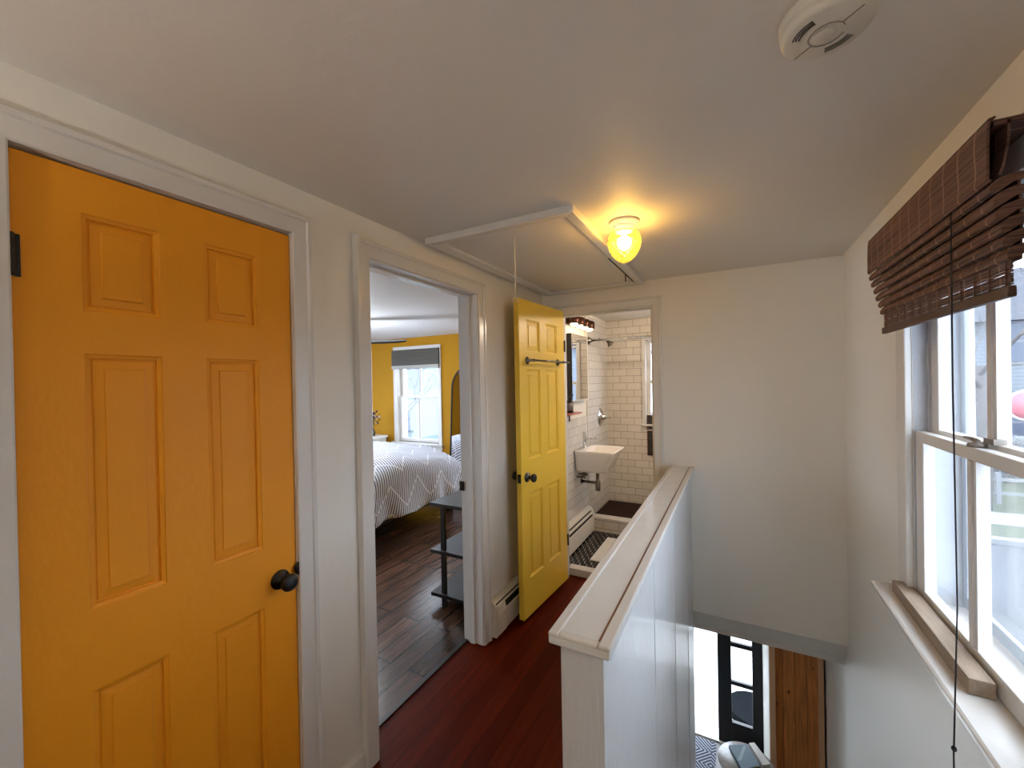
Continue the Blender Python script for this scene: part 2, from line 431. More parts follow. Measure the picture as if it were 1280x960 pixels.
# bedroom shell
WB = (-3.150, -2.385, .66, 2.00); WK = (-1.30, -.42, .60, 2.00)
mb = MB()
for x0, x1, z0, z1 in ((-4.5, WB[0], 0, HC), (WB[0], WB[1], 0, WB[2]), (WB[0], WB[1], WB[3], HC), (WB[1], WK[0], 0, HC), (WK[0], WK[1], 0, WK[2]), (WK[0], WK[1], WK[3], HC), (WK[1], -.131, 0, HC)):
    mb.box(x0, x1, 4.6, 4.80, z0, z1)
struct(mb, 'wall_bedroom_front', 'bedyellow')
mb = MB()
WS = (2.1, 4.1, .35, 2.05); WR = (-1.6, .7, .35, 2.05)
for y0, y1, z0, z1 in ((-1.8, WR[0], 0, HC), (WR[0], WR[1], 0, WR[2]), (WR[0], WR[1], WR[3], HC), (WR[1], WS[0], 0, HC), (WS[0], WS[1], 0, WS[2]), (WS[0], WS[1], WS[3], HC), (WS[1], 4.6, 0, HC)):
    mb.box(-4.5, -4.35, y0, y1, z0, z1)
struct(mb, 'wall_bedroom_side', 'bedyellow')
mb = MB().box(-4.5, T, -1.95, -1.8, 0, HC); struct(mb, 'wall_bedroom_rear', 'bedyellow')
# bathroom shell
WT = (.435, .98, 1.02, 1.95)
mb = MB()
for x0, x1, z0, z1 in ((0, WT[0], 0, HC), (WT[0], WT[1], 0, WT[2]), (WT[0], WT[1], WT[3], HC), (WT[1], 1.6, 0, HC)):
    mb.box(x0, x1, YB, 4.80, z0, z1)
# upper bedroom front continues flush; plain painted band over the tile
struct(mb, 'wall_bathroom_back', 'subway_y')
mb = MB().box(.0, .010, 3.035, 3.93, .05, 1.17).box(0, .012, 3.93, 4.65, .05, 2.16)
struct(mb, 'wall_tile_left', 'subway_x')
mb = MB().box(1.5, 1.6, 3.03, 4.65, 0, HC); struct(mb, 'wall_bathroom_right', 'subway_x')
mb = MB().box(0, 1.5, 3.03, YB, -.10, .043); struct(mb, 'floor_bathroom', 'grout')
mb = MB()
R = .031; dx = R*math.sqrt(3)
for j in range(0, 24):
    for i in range(0, 21):
        cx = .02+i*dx+(dx/2 if j % 2 else 0); cy = 3.10+j*R*1.5
        if cy > 3.90 or cx > .95: continue
        rr = R*.87
        mb.prism([(cx+rr*math.cos(PI/6+PI/3*k), cy+rr*math.sin(PI/6+PI/3*k)) for k in range(6)], 'z', .043, .046)
o = mb.build('floor_hex_tiles', 'hex', origin=(0, 0, 0)); o['kind'] = 'structure'
mb = MB().box(D3[0]-.01, D3[1]+.01, 3.022, 3.10, 0, .058)
tag(mb.build('trim_2', 'marble', bevel=.006), 'pale marble threshold of the bathroom', kind='structure')
# shower curb and base
mb = MB().box(.012, 1.5, 3.905, 3.985, .043, .165); struct(mb, 'wall_shower_curb', 'subway_y')
mb = MB().box(.012, 1.5, 3.893, 3.997, .165, .187); tag(mb.build('trim_3', 'marble', bevel=.005), kind='structure')
mb = MB().box(.012, 1.5, 3.985, 4.65, .043, .145); struct(mb, 'floor_shower', 'shower')
# tile edge strip and niches
mb = MB().box(.0, .016, 3.918, 3.932, .187, 2.16); tag(mb.build('trim_4', 'white', bevel=.002), kind='structure')
mb = MB().box(.452, .80, 4.640, 4.652, .985, 1.12).box(.455, .80, 4.640, 4.652, .70, .95)
mo = brick('dark_mosaic', 'XZ', .02, .02, '#5a554c', '#2b2723', '#15110e', .003, .3)
tag(mb.build('wall_niche', mo, origin=(0, 0, 0)), kind='structure')
mb = MB()
for (a, b, c, d) in ((.445, .80, 1.117, 1.127), (.445, .80, .975, .985), (.445, .455, .975, 1.127), (.448, .80, .947, .957), (.448, .80, .690, .700), (.448, .458, .69, .957)):
    mb.box(a, b, 4.634, 4.650, c, d)
tag(mb.build('trim_5', 'gold'), kind='structure')

# half wall between hall and stairs
mb = MB().box(.935, 1.035, .885, YE, 0, .925).box(.935, 1.035, .885, 2.93, ZL, 0)
hw = struct(mb, 'wall_stair', 'halfwall')
mb = MB()
for y in (1.52, 2.05, 2.60):
    mb.prism([(y-.004, ZL), (y+.004, ZL), (y+.004, .9), (y-.004, .9)], 'x', 1.0345, 1.0362)
bb = mb.build('beaded_ridge', 'halfwall', parent=hw); bb['kind'] = 'structure'
cap = MB().box(.914, 1.057, .860, YE, .918, .940)
c_ = cap.build('rail_cap', 'capw', parent=hw, bevel=.005, seg=3)
m2 = MB().box(.914, .938, .860, YE, .936, .946).box(1.030, 1.057, .860, YE, .936, .946).box(.938, 1.030, .860, .882, .936, .945)
m2.build('cap_moulding', 'trim', parent=hw, bevel=.004, seg=2)
m3 = MB().box(1.0245, 1.0292, .885, YE-.004, .9397, .9412)
m3.build('worn_joint', plain('brown_joint_line', '#7c5b44', .8), parent=hw)

# stairs and the lower floor
st = MB(); nst = 10
for k in range(nst):
    st.box(1.037, XR, .86+.22*k, .86+.22*(k+1)+.02, ZL, -.22*(k+1)+.0)
tag(st.build('floor_stairs', 'hallfloor', origin=(0, 0, 0)), kind='structure')
mb = MB().box(-1.0, 1.99, .85, 4.85, ZL-.1, ZL); struct(mb, 'floor_lower', paint('grey_vinyl', '#6a6460', .4))
mb = MB().box(-1.0, 1.035, 2.93, 4.65, -.16, -.10).box(1.035, 1.85, 3.0, 4.65, -.16, -.12); struct(mb, 'ceiling_lower', 'ceil')
mb = MB().box(-1.1, -1.0, 2.8, 4.85, ZL, -.1); struct(mb, 'wall_lower_left', 'wall')
mb = MB().box(1.493, 1.53, 3.72, 4.65, ZL, -.16); struct(mb, 'wall_closet', 'wall')
mb = MB().box(-1.0, .935, 2.83, 2.93, ZL, -.1); struct(mb, 'wall_lower_rear', 'wall')
mb = MB()
DF = (.42, 1.515, -.12)
for x0, x1, z0, z1 in ((-1.1, DF[0], ZL, -.12), (DF[1], 1.85, ZL, -.12)):
    mb.box(x0, x1, 4.65, 4.80, z0, z1)
mb.box(DF[0], DF[1], 4.65, 4.80, -.2, -.12)
struct(mb, 'wall_front_lower', 'wall')
mb = MB().box(-4.6, 1.99, 4.80, 4.85, -.22, .0); struct(mb, 'trim_16', 'white')

# ------------------------------------------------------------------ casings (mitred sweep)
def casing(name, opening, plane, out, label=None, w=.065, mat='trim', axis='x', depth=.018, parent=None):
    """opening (a0, a1, z0, z1); plane coordinate of the wall face, out = +1/-1 outward direction"""
    a0, a1, z0, z1 = opening
    prof = [(0, 0), (0, depth*.55), (.004, depth*.7), (w*.72, depth*.8), (w*.78, depth*1.15), (w*.97, depth*1.15), (w, depth), (w, 0)]
    def mk(a, z, h): return (plane+out*h, a, z) if axis == 'x' else (a, plane+out*h, z)
    rows = []
    for u, h in prof:
        rows.append([mk(a0-u, z0, h), mk(a0-u, z1+u, h), mk(a1+u, z1+u, h), mk(a1+u, z0, h)])
    m = MB(); n = len(prof)
    for i in range(n-1):
        for k in range(3):
            q = [rows[i][k], rows[i][k+1], rows[i+1][k+1], rows[i+1][k]]
            m.add(q, [(0, 1, 2, 3)])
    m.add([r[0] for r in rows], [tuple(range(n))]); m.add([r[3] for r in rows], [tuple(range(n))[::-1]])
    o = m.build(name, mat, parent=parent)
    if parent is None: o['kind'] = 'structure'
    if label: o['label'] = label
    return o
casing('trim_6', (D1[0], D1[1], 0, D1[2]), 0, 1, 'white casing around the orange closet door')
casing('trim_7', (D2[0], D2[1], 0, D2[2]), 0, 1, 'white casing around the bedroom doorway')
casing('trim_8', (D3[0], D3[1], 0, D3[2]), YE, -1, 'white casing around the bathroom doorway', w=.058, axis='y')
# raised outer edge block of the bedroom casing
mb = MB().box(0, .032, 1.112, 1.126, 0, 2.103)
tag(mb.build('trim_9', 'trim', bevel=.003), kind='structure')
# jamb linings and stops
def jamb(name, y0, y1, z1, x0, x1, stop, mat='trim'):
    m = MB().box(x0, x1, y0-.001, y0+.006, 0, z1).box(x0, x1, y1-.006, y1+.001, 0, z1).box(x0, x1, y0, y1, z1-.006, z1+.001)
    a, b = stop
    m.box(a, b, y0+.006, y0+.017, 0, z1-.006).box(a, b, y1-.017, y1-.006, 0, z1-.006).box(a, b, y0+.006, y1-.006, z1-.017, z1-.006)
    tag(m.build(name, mat, bevel=.002), kind='structure')
jamb('trim_10', D2[0], D2[1], D2[2], -.13, .004, (-.085, -.050))
m = MB().box(D3[0]-.001, D3[0]+.006, YE-.002, 3.035, 0, D3[2]).box(D3[1]-.006, D3[1]+.001, YE-.002, 3.035, 0, D3[2]).box(D3[0], D3[1], YE-.002, 3.035, D3[2]-.006, D3[2]+.001)
m.box(D3[0]+.006, D3[0]+.018, 2.95, 2.985, 0, D3[2]-.006).box(D3[1]-.018, D3[1]-.006, 2.95, 2.985, 0, D3[2]-.006).box(D3[0], D3[1], 2.95, 2.985, D3[2]-.018, D3[2]-.006)
tag(m.build('trim_11', 'trim', bevel=.002), kind='structure')
# small baseboard piece between the doorways and one along the stair side wall
mb = MB().prism([(0, 0), (.014, 0), (.014, .085), (.006, .10), (0, .10)], 'y', D1[1]+.066, 1.112)
tag(mb.build('baseboard_left', 'trim'), kind='structure')

# strike plate in the bedroom jamb
o = MB().box(-.137, -.108, 1.972, 1.984, .885, .94).box(-.127, -.118, 1.966, 1.973, .905, .922).build('strike_plate', 'black', bevel=.003)
tag(o, 'small black strike plate on the right jamb of the bedroom doorway', 'latch plate')

# ------------------------------------------------------------------ six-panel doors
def leaf(W, H, panels, T=.035, rec=.012):
    """local frame: x along width, z up, front face y=0, back y=-T"""
    m = MB()
    m.box(0, W, -T+rec, -rec, 0, H)
    xs = sorted({0, W, *[p[0] for p in panels], *[p[1] for p in panels]})
    zs = sorted({0, H, *[p[2] for p in panels], *[p[3] for p in panels]})
    for sgn, yf, yr in ((1, 0, -rec), (-1, -T, -T+rec)):
        for i in range(len(xs)-1):
            for j in range(len(zs)-1):
                cx, cz = (xs[i]+xs[i+1])/2, (zs[j]+zs[j+1])/2
                if any(p[0] < cx < p[1] and p[2] < cz < p[3] for p in panels): continue
                q = [(xs[i], yf, zs[j]), (xs[i+1], yf, zs[j]), (xs[i+1], yf, zs[j+1]), (xs[i], yf, zs[j+1])]
                m.add(q, [(3, 2, 1, 0)] if sgn > 0 else [(0, 1, 2, 3)])
        for (a, b, c, d) in panels:
            def ring(i, y): return [(a+i, y, c+i), (b-i, y, c+i), (b-i, y, d-i), (a+i, y, d-i)]
            s = 1 if sgn > 0 else -1
            seq = [(0, yf), (.0015, yf-s*.003), (.0095, yf-s*.0055), (.0105, yf-s*.0115), (.014, yf-s*.0115), (.016, yf-s*.0095), (.034, yf-s*.0075), (.036, yf-s*.004)]
            rs = [ring(i, y) for i, y in seq]
            for A, B in zip(rs, rs[1:]):
                for k in range(4):
                    k2 = (k+1) % 4
                    m.add([A[k], A[k2], B[k2], B[k]], [(0, 3, 2, 1)] if sgn < 0 else [(0, 1, 2, 3)])
            m.add(rs[-1], [(0, 1, 2, 3)] if sgn < 0 else [(3, 2, 1, 0)])
    # slab edges
    m.add([(0, 0, 0), (W, 0, 0), (W, -T, 0), (0, -T, 0), (0, 0, H), (W, 0, H), (W, -T, H), (0, -T, H)], [(0, 1, 2, 3), (7, 6, 5, 4), (0, 3, 7, 4), (2, 1, 5, 6)])
    return m
def knobmesh(c, axis='y', s=1):
    m = MB()
    pr = [(0, 0), (.030, 0), (.031, .003), (.029, .008), (.012, .010), (.0095, .020), (.011, .032), (.020, .036), (.0255, .044), (.027, .052), (.0245, .060), (.014, .065), (0, .066)]
    m.lathe([(r, t*s) for r, t in pr], c, axis, 28)
    return m
def P6(W, hs=0):
    return [(x0, x1, z0, z1) for (x0, x1) in hs for (z0, z1) in ((1.665, 1.89), (.975, 1.565), (.235, .80))]

# closet door: its leaf runs along y from the hinge side (y .255) to the latch (.859)
ly = lambda y: y-.2555
d1 = thing('door_1', 'closed golden-orange six-panel closet door with black knob', 'door', (-.006, .2555, .012), PI/2, kind='structure')
# rotate so that local x runs along +y and local -y... front (local y=0 side facing -y local) -> world +x
d1.rotation_euler = (0, 0, PI/2)
W = .6035
pn = [(x0, x1, z0, z1) for (x0, x1) in ((.105, .250), (.352, .497)) for (z0, z1) in ((1.688, 1.912), (1.000, 1.590), (.235, .815))]
lm = leaf(W, 2.010, pn)
for i, v in enumerate(lm.v): lm.v[i] = (v[0], -v[1]-.0, v[2])      # mirror so the moulded face looks into the hall
lm.f = [f[::-1] for f in lm.f]
# after the mirror the front face is local y=0 with the slab at +y (world -x)
lm.build('panelled_leaf', 'orange', parent=d1, local=True, bevel=.0015)
k = knobmesh((.548, 0, .882), 'y', -1); k.build('knob', 'black', parent=d1, local=True)
for z in (1.745, .35):
    h = MB().lathe([(0, 0), (.0065, 0), (.0065, .026), (.0058, .027), (.0065, .028), (.0065, .056), (.0058, .057), (.0065, .058), (.0065, .088), (0, .088)], (-.003, -.010, z), 'z', 14)
    h.box(-.022, -.003, -.008, -.004, z, z+.088).box(-.002, .012, -.004, -.0005, z, z+.088)
    h.build('hinge', 'black', parent=d1, local=True)
h = MB().lathe([(0, -.004), (.024, -.004), (.024, .002), (.021, .006), (0, .006)], (.616, -.010, .897), 'y', 24)
h.build('strike_plate', 'black', parent=d1, local=True)

# bathroom door: hinged at (.175, 2.893), open against the left wall
ang = math.atan2(-.645, -.045)
d2 = thing('door_2', 'open yellow six-panel bathroom door with black knobs and a towel bar', 'door', (.175, 2.893, .035), ang, kind='structure')
pn = [(x0, x1, z0, z1) for (x0, x1) in ((.115, .290), (.375, .550)) for (z0, z1) in ((1.675, 1.88), (.985, 1.562), (.235, .772))]
leaf(.640, 2.002, pn).build('panelled_leaf', 'yellow', parent=d2, local=True, bevel=.0015)
knobmesh((.576, 0, .880), 'y', 1).build('knob', 'black', parent=d2, local=True)
knobmesh((.576, -.035, .880), 'y', -1).build('knob', 'black', parent=d2, local=True)
lp = MB().box(.6385, .6415, -.030, -.005, .852, .908).box(.641, .650, -.022, -.013, .872, .888); lp.build('latch_plate', 'black', parent=d2, local=True, bevel=.001)
for zz in (.25, 1.70):
    h = MB().lathe([(0, 0), (.006, 0), (.006, .085), (0, .085)], (-.006, .004, zz), 'z', 12); h.build('hinge', 'black', parent=d2, local=True)
tb = MB()
tb.tube([(.625, .052, 1.617), (.02, .052, 1.617)], .0065, 12)
for x in (.548, .112):
    tb.lathe([(0, 0), (.024, 0), (.025, .004), (.018, .009), (.009, .012), (.008, .046), (.012, .05), (0, .062)], (x, 0, 1.617), 'y', 20)
tb.build('towel_bar', 'chromed', parent=d2, local=True)

# ------------------------------------------------------------------ attic hatch
hx0, hx1, hy0, hy1 = .045, .765, 1.490, 2.888
hatch = thing('attic_hatch', 'white framed attic hatch panel in the hall ceiling', 'hatch', (hx0, hy0, HC-.03))
mb = MB().box(hx0+.055, hx1-.05, hy0+.060, hy1-.085, HC-.012, HC-.002)
mb.build('hatch_panel', 'ceil', parent=hatch, bevel=.001)
mb = MB()
prof = [(0, 0), (0, -.016), (.010, -.022), (.046, -.027), (.057, -.027), (.060, -.022), (.060, 0)]
rows = []
for u, h in prof:
    rows.append([(hx0+.060-u, hy0+.062-u, HC+h), (hx1-.054+u*.9, hy0+.062-u, HC+h), (hx1-.054+u*.9, hy1-.062+u, HC+h), (hx0+.060-u, hy1-.062+u, HC+h)])
for A, B in zip(rows, rows[1:]):
    for k in range(4): mb.add([A[k], A[(k+1) % 4], B[(k+1) % 4], B[k]], [(0, 3, 2, 1)])
mb.build('hatch_frame', 'trim', parent=hatch)
MB().box(hx0+.060, hx1-.055, hy0+.0605, hy0+.065, HC-.016, HC-.001).build('gap', 'dark', parent=hatch)
MB().box(hx1-.0575, hx1-.053, 2.2, hy1-.063, HC-.020, HC-.001).build('gap', 'dark', parent=hatch)
sm = MB().tube([(.418, 1.672, HC-.012), (.419, 1.672, 2.02), (.417, 1.673, 1.90)], .0022, 6)
for a in range(7):
    t = a*2*PI/7; sm.tube([(.417, 1.673, 1.905), (.417+.010*math.cos(t), 1.673+.010*math.sin(t), 1.905+.006*math.sin(3*a)), (.417+.013*math.cos(t), 1.673+.013*math.sin(t), 1.890+.01*math.cos(2*a))], .0012, 5)
sm.build('pull_string', 'string', parent=hatch)
sm = MB().tube([(.707, 2.60, HC-.014), (.707, 2.60, HC-.060)], .004, 6); sm.build('latch', 'gold', parent=hatch)

# ------------------------------------------------------------------ ceiling lamp
lx, ly_ = .893, 1.771
lamp = thing('ceiling_lamp', 'lit amber glass jelly-jar lamp on the hall ceiling', 'ceiling lamp', (lx, ly_, 2.02))
MB().lathe([(0, HC), (.064, HC), (.064, HC-.004), (.058, HC-.010), (.044, HC-.018), (.040, HC-.024), (.036, HC-.045), (0, HC-.045)], (lx, ly_, 0), 'z', 36).build('canopy', 'white', parent=lamp)
mb = MB()
prof = []
zt, zb = HC-.040, 2.014
for i in range(41):
    t = i/40
    z = zt+(zb-zt)*t
    if t < .12: r = .040+.022*math.sin(t/.12*PI/2)
    else:
        q = (t-.12)/.88; r = .062+.006*math.sin(q*PI*.9)-.0*q
        r = .069*max(0, 1-max(0, (q-.2)/.8)**2.0)**.62 if q > .2 else .062+.007*q/.2
    prof.append((max(r, 0) if i < 40 else 0, z))
def facet(a, z):
    u = a*14/(2*PI); v = (z-2.02)/.0165
    return 1+.055*(abs(((u+v/2) % 1)-.5)+abs(((u-v/2) % 1)-.5)-.5)
mb.lathe(prof, (lx, ly_, 0), 'z', 112, rad=facet)
mb.build('glass_globe', 'lampglass', parent=lamp)
MB().lathe([(0, .030), (.010, .029), (.022, .020), (.030, 0), (.022, -.020), (.010, -.029), (0, -.030)], (lx, ly_, 2.100), 'z', 24).build('bulb', 'bulb', parent=lamp)
def point(name, loc, power, color, r=.03):
    l = bpy.data.lights.new(name, 'POINT'); l.energy = power; l.color = color; l.shadow_soft_size = r
    o = bpy.data.objects.new(name, l); COL.objects.link(o); o.location = loc; return o

# ------------------------------------------------------------------ smoke detector
sx, sy = 1.456, .952
smk = thing('smoke_detector', 'round ivory smoke detector on the ceiling', 'smoke detector', (sx, sy, HC-.04))
body = MB().lathe([(0, HC), (.074, HC), (.074, HC-.012), (.070, HC-.014), (.070, HC-.018), (.073, HC-.021), (.071, HC-.034), (.064, HC-.040), (0, HC-.041)], (sx, sy, 0), 'z', 48)
body.build('housing', 'smoke', parent=smk)
ln = MB(); zf = HC-.0412
def arcpts(r, a0, a1, n=14): return [(sx+r*math.cos(math.radians(a0+(a1-a0)*k/n)), sy+r*math.sin(math.radians(a0+(a1-a0)*k/n)), zf) for k in range(n+1)]
ln.tube(arcpts(.028, 20, 340), .0009, 5)
ln.tube([(sx+.021, sy-.019, zf), (sx+.045, sy-.044, zf)], .0009, 5); ln.tube([(sx-.021, sy+.019, zf), (sx-.045, sy+.044, zf)], .0009, 5)
ln.build('seam', plain('seam_shadow', '#8f8776', .6), parent=smk)
vt = MB()
for r in (.044, .049, .054):
    MB().tube(arcpts(r, 190, 240, 8), .0010, 5).build('vent_slot', 'dark', parent=smk)
for r in (.040, .045, .050):
    MB().tube(arcpts(r, 30, 85, 8), .0007, 5).build('vent_slot', 'dark', parent=smk)
vt.tube([(sx-.002, sy-.010, zf), (sx-.001, sy-.013, zf)], .0015, 5)
vt.build('indicator', 'dark', parent=smk)
o = MB().lathe([(0, HC-.043), (.017, HC-.043), (.019, HC-.041), (.019, HC-.039)], (sx-.004, sy+.002, 0), 'z', 24); o.build('test_button', 'smoke', parent=smk)

# ------------------------------------------------------------------ hall baseboard heater
hh = thing('baseboard_heater', 'short cream baseboard heater on the hall floor behind the yellow door', 'heater', (0, 2.05, 0))
pr = [(0, .02), (.052, .02), (.060, .03), (.060, .150), (.050, .205), (.030, .225), (0, .232)]
MB().prism(pr, 'y', 2.048, 2.062).prism(pr, 'y', 2.80, 2.814).prism([(0, .215), (.032, .208), (.050, .190), (.050, .197), (.031, .2225), (0, .229)], 'y', 2.05, 2.81).build('cabinet', 'heater', parent=hh, bevel=.0015)
MB().prism([(.052, .025), (.058, .03), (.058, .148), (.052, .152)], 'y', 2.16, 2.80).build('front_panel', 'heater', parent=hh, bevel=.0015)
MB().prism([(.050, .03), (.064, .03), (.064, .150), (.054, .200), (.044, .200)], 'y', 2.064, 2.155).build('end_cap', 'heater', parent=hh, bevel=.004)
MB().box(0, .045, 2.06, 2.80, .03, .21).build('fin_core', 'dark', parent=hh)

# ------------------------------------------------------------------ bathroom heater
bh = thing('baseboard_heater', 'white baseboard heater under the bathroom sink', 'heater', (0, 3.1, .05))
pr = [(.010, .055), (.072, .055), (.072, .215), (.050, .275), (.010, .290)]
MB().prism(pr, 'y', 3.86, 3.90).prism(pr, 'y', 3.12, 3.15).prism([(.010, .276), (.048, .262), (.054, .262), (.050, .275), (.010, .290)], 'y', 3.14, 3.87).prism([(.064, .06), (.072, .06), (.072, .205), (.066, .208)], 'y', 3.14, 3.87).build('cabinet', 'white', parent=bh, bevel=.003)
MB().prism([(.012, .07), (.060, .07), (.060, .20), (.045, .255), (.012, .27)], 'y', 3.14, 3.87).build('fin_core', 'dark', parent=bh)
MB().prism([(.058, .228), (.064, .228), (.058, .246), (.052, .246)], 'y', 3.15, 3.86).build('louvre', 'white', parent=bh)

# ------------------------------------------------------------------ sink
sk = thing('wall_sink', 'white ceramic wall-hung sink with chrome bottle trap', 'sink', (.012, 3.70, .695))
mb = MB(); n = 8
def sr(x1, hy, r, z, x0=.010, cy=3.70): return rrect((x0+x1)/2, cy, (x1-x0)/2, hy, r, z, n)
mb.loft([sr(.20, .13, .04, .692), sr(.27, .165, .055, .697), sr(.300, .182, .06, .718), sr(.345, .195, .05, .84), sr(.370, .203, .04, .872), sr(.375, .205, .040, .885), sr(.372, .203, .038, .890),
         rrect(.225, 3.70, .135, .175, .07, .888, n), rrect(.225, 3.70, .125, .165, .07, .875, n), rrect(.215, 3.70, .105, .135, .07, .80, n), rrect(.21, 3.70, .04, .05, .03, .77, n)], cap0=True, cap1=True)
mb.build('basin', 'ceramic', parent=sk)
f = MB().lathe([(0, .888), (.022, .888), (.022, .893), (.017, .897), (.016, .985), (.019, .99), (.019, 1.015), (.010, 1.025), (0, 1.026)], (.055, 3.685, 0), 'z', 20)
f.tube([(.055, 3.685, .965), (.10, 3.685, .975), (.165, 3.685, .982), (.170, 3.685, .972)], [.010, .009, .008, .008], 12)
f.tube([(.055, 3.685, 1.02), (.055, 3.66, 1.04), (.06, 3.645, 1.05)], [.007, .005, .005], 8)
f.build('faucet', 'chrome', parent=sk)
f = MB().lathe([(0, .500), (.022, .500), (.024, .505), (.024, .585), (.016, .595), (.014, .70), (0, .70)], (.17, 3.70, 0), 'z', 20)
f.tube([(.17, 3.70, .57), (.012, 3.70, .575)], .013, 12)
f.lathe([(0, .0), (.028, .0), (.026, .008), (.013, .010)], (.012, 3.70, .575), 'x', 20)
f.build('bottle_trap', 'chromed', parent=sk)
for yy, zz in ((3.585, .64), (3.635, .655)):
    v = MB().tube([(.012, yy, zz), (.075, yy, zz)], .009, 10).tube([(.065, yy, zz), (.068, yy+.02, zz+.045)], .006, 8).lathe([(0, 0), (.014, .0), (.015, .018), (0, .022)], (.075, yy, zz), 'x', 12)
    v.build('shutoff_valve', 'chromed', parent=sk)

# ------------------------------------------------------------------ mirror cabinet, light, shelf, bottle, shower set
mc = thing('mirror_cabinet', 'black framed mirror cabinet over the bathroom sink', 'mirror', (0, 3.62, 1.33))
MB().box(.0, .045, 3.405, 3.845, 1.335, 1.935).build('cabinet_box', 'black', parent=mc, bevel=.002)
MB().box(.0455, .048, 3.412, 3.838, 1.342, 1.928).build('mirror_glass', 'mirror', parent=mc)
MB().box(.046, .0495, 3.832, 3.845, 1.335, 1.935).box(.046, .0495, 3.405, 3.845, 1.335, 1.343).build('pale_edge', 'white', parent=mc)
vl = thing('vanity_light', 'bronze vanity light of scalloped shades glowing above the mirror', 'wall lamp', (0, 3.58, 1.99))
MB().box(0, .03, 3.36, 3.86, 2.01, 2.085).build('backplate', 'gold', parent=vl, bevel=.004)
for k in range(4):
    yy = 3.395+k*.142
    MB().lathe([(.048, 2.010), (.050, 2.012), (.050, 2.072), (.030, 2.085), (0, 2.085)], (.078, yy, 0), 'z', 24, rad=lambda a, t: 1+.05*math.cos(8*a)).build('shade', 'gold', parent=vl)
    MB().lathe([(0, 2.03), (.018, 2.03), (.030, 2.014), (.032, 2.002), (.022, 1.992), (0, 1.988)], (.078, yy, 0), 'z', 18).build('bulb', 'vbulb', parent=vl)
ws = thing('wall_shelf', 'small reddish wood shelf beside the bathroom mirror', 'shelf', (0, 3.32, 1.2))
MB().box(.010, .115, 3.14, 3.46, 1.232, 1.244).build('shelf_board', 'pinkwood', parent=ws, bevel=.002)
for yy in (3.17, 3.42): MB().box(.010, .016, yy-.008, yy+.008, 1.16, 1.232).box(.010, .10, yy-.008, yy+.008, 1.226, 1.232).build('bracket', 'black', parent=ws)
sb = thing('soap_bottle', 'dark pump bottle on the small reddish bathroom shelf', 'bottle', (.055, 3.315, 1.244))
MB().lathe([(0, 0), (.029, 0), (.030, .004), (.030, .095), (.024, .108), (.011, .114), (.011, .122), (0, .122)], (.055, 3.315, 1.244), 'z', 24).build('bottle_body', 'soap', parent=sb)
MB().lathe([(.0303, .02), (.0304, .02), (.0304, .085), (.0303, .085)], (.055, 3.315, 1.244), 'z', 24).build('label_band', 'label', parent=sb)
MB().lathe([(0, .12), (.013, .12), (.013, .136), (.005, .138), (.005, .155), (0, .155)], (.055, 3.315, 1.244), 'z', 14).tube([(.055, 3.315, 1.397), (.09, 3.315, 1.395)], .005, 8).build('pump', 'black', parent=sb)
rod = thing('shower_rod', 'chrome shower rod across the tiled bathroom', 'rod', (.016, 3.99, 1.915))
MB().tube([(.018, 3.99, 1.915), (1.498, 3.99, 1.915)], .0125, 14).build('rod_tube', 'chrome', parent=rod)
MB().lathe([(0, 0), (.040, 0), (.040, .006), (.022, .012), (.020, .035), (0, .035)], (.012, 3.99, 1.915), 'x', 24).build('wall_flange', 'chromed', parent=rod)
sh = thing('shower_sprayer', 'chrome shower head on the left tile wall', 'shower head', (.012, 4.36, 1.90))
MB().tube([(.012, 4.36, 1.955), (.06, 4.36, 1.96), (.10, 4.36, 1.935)], .008, 10).lathe([(0, 0), (.022, .0), (.018, .006), (.008, .008)], (.012, 4.36, 1.955), 'x', 16).build('shower_arm', 'chromed', parent=sh)
MB().tube([(.10, 4.36, 1.935), (.115, 4.36, 1.92), (.14, 4.36, 1.895)], [.012, .018, .040], 20).build('spray_face', 'chromed', parent=sh)
sv = thing('shower_valve', 'round chrome shower valve on the left tile wall', 'shower valve', (.012, 4.35, 1.12))
MB().lathe([(0, 0), (.095, 0), (.095, .004), (.080, .012), (.035, .018), (.030, .05), (.022, .06), (0, .062)], (.012, 4.35, 1.12), 'x', 32).build('escutcheon', 'chrome', parent=sv)
MB().tube([(.06, 4.35, 1.12), (.085, 4.37, 1.115), (.10, 4.42, 1.11)], [.014, .010, .008], 10).build('lever', 'chrome', parent=sv)
o = MB().box(.235, .72, 3.23, 3.765, .046, .060).build('bath_mat', 'mat', bevel=.006); tag(o, 'white bath mat on the black hexagon-tiled floor', 'bath mat')

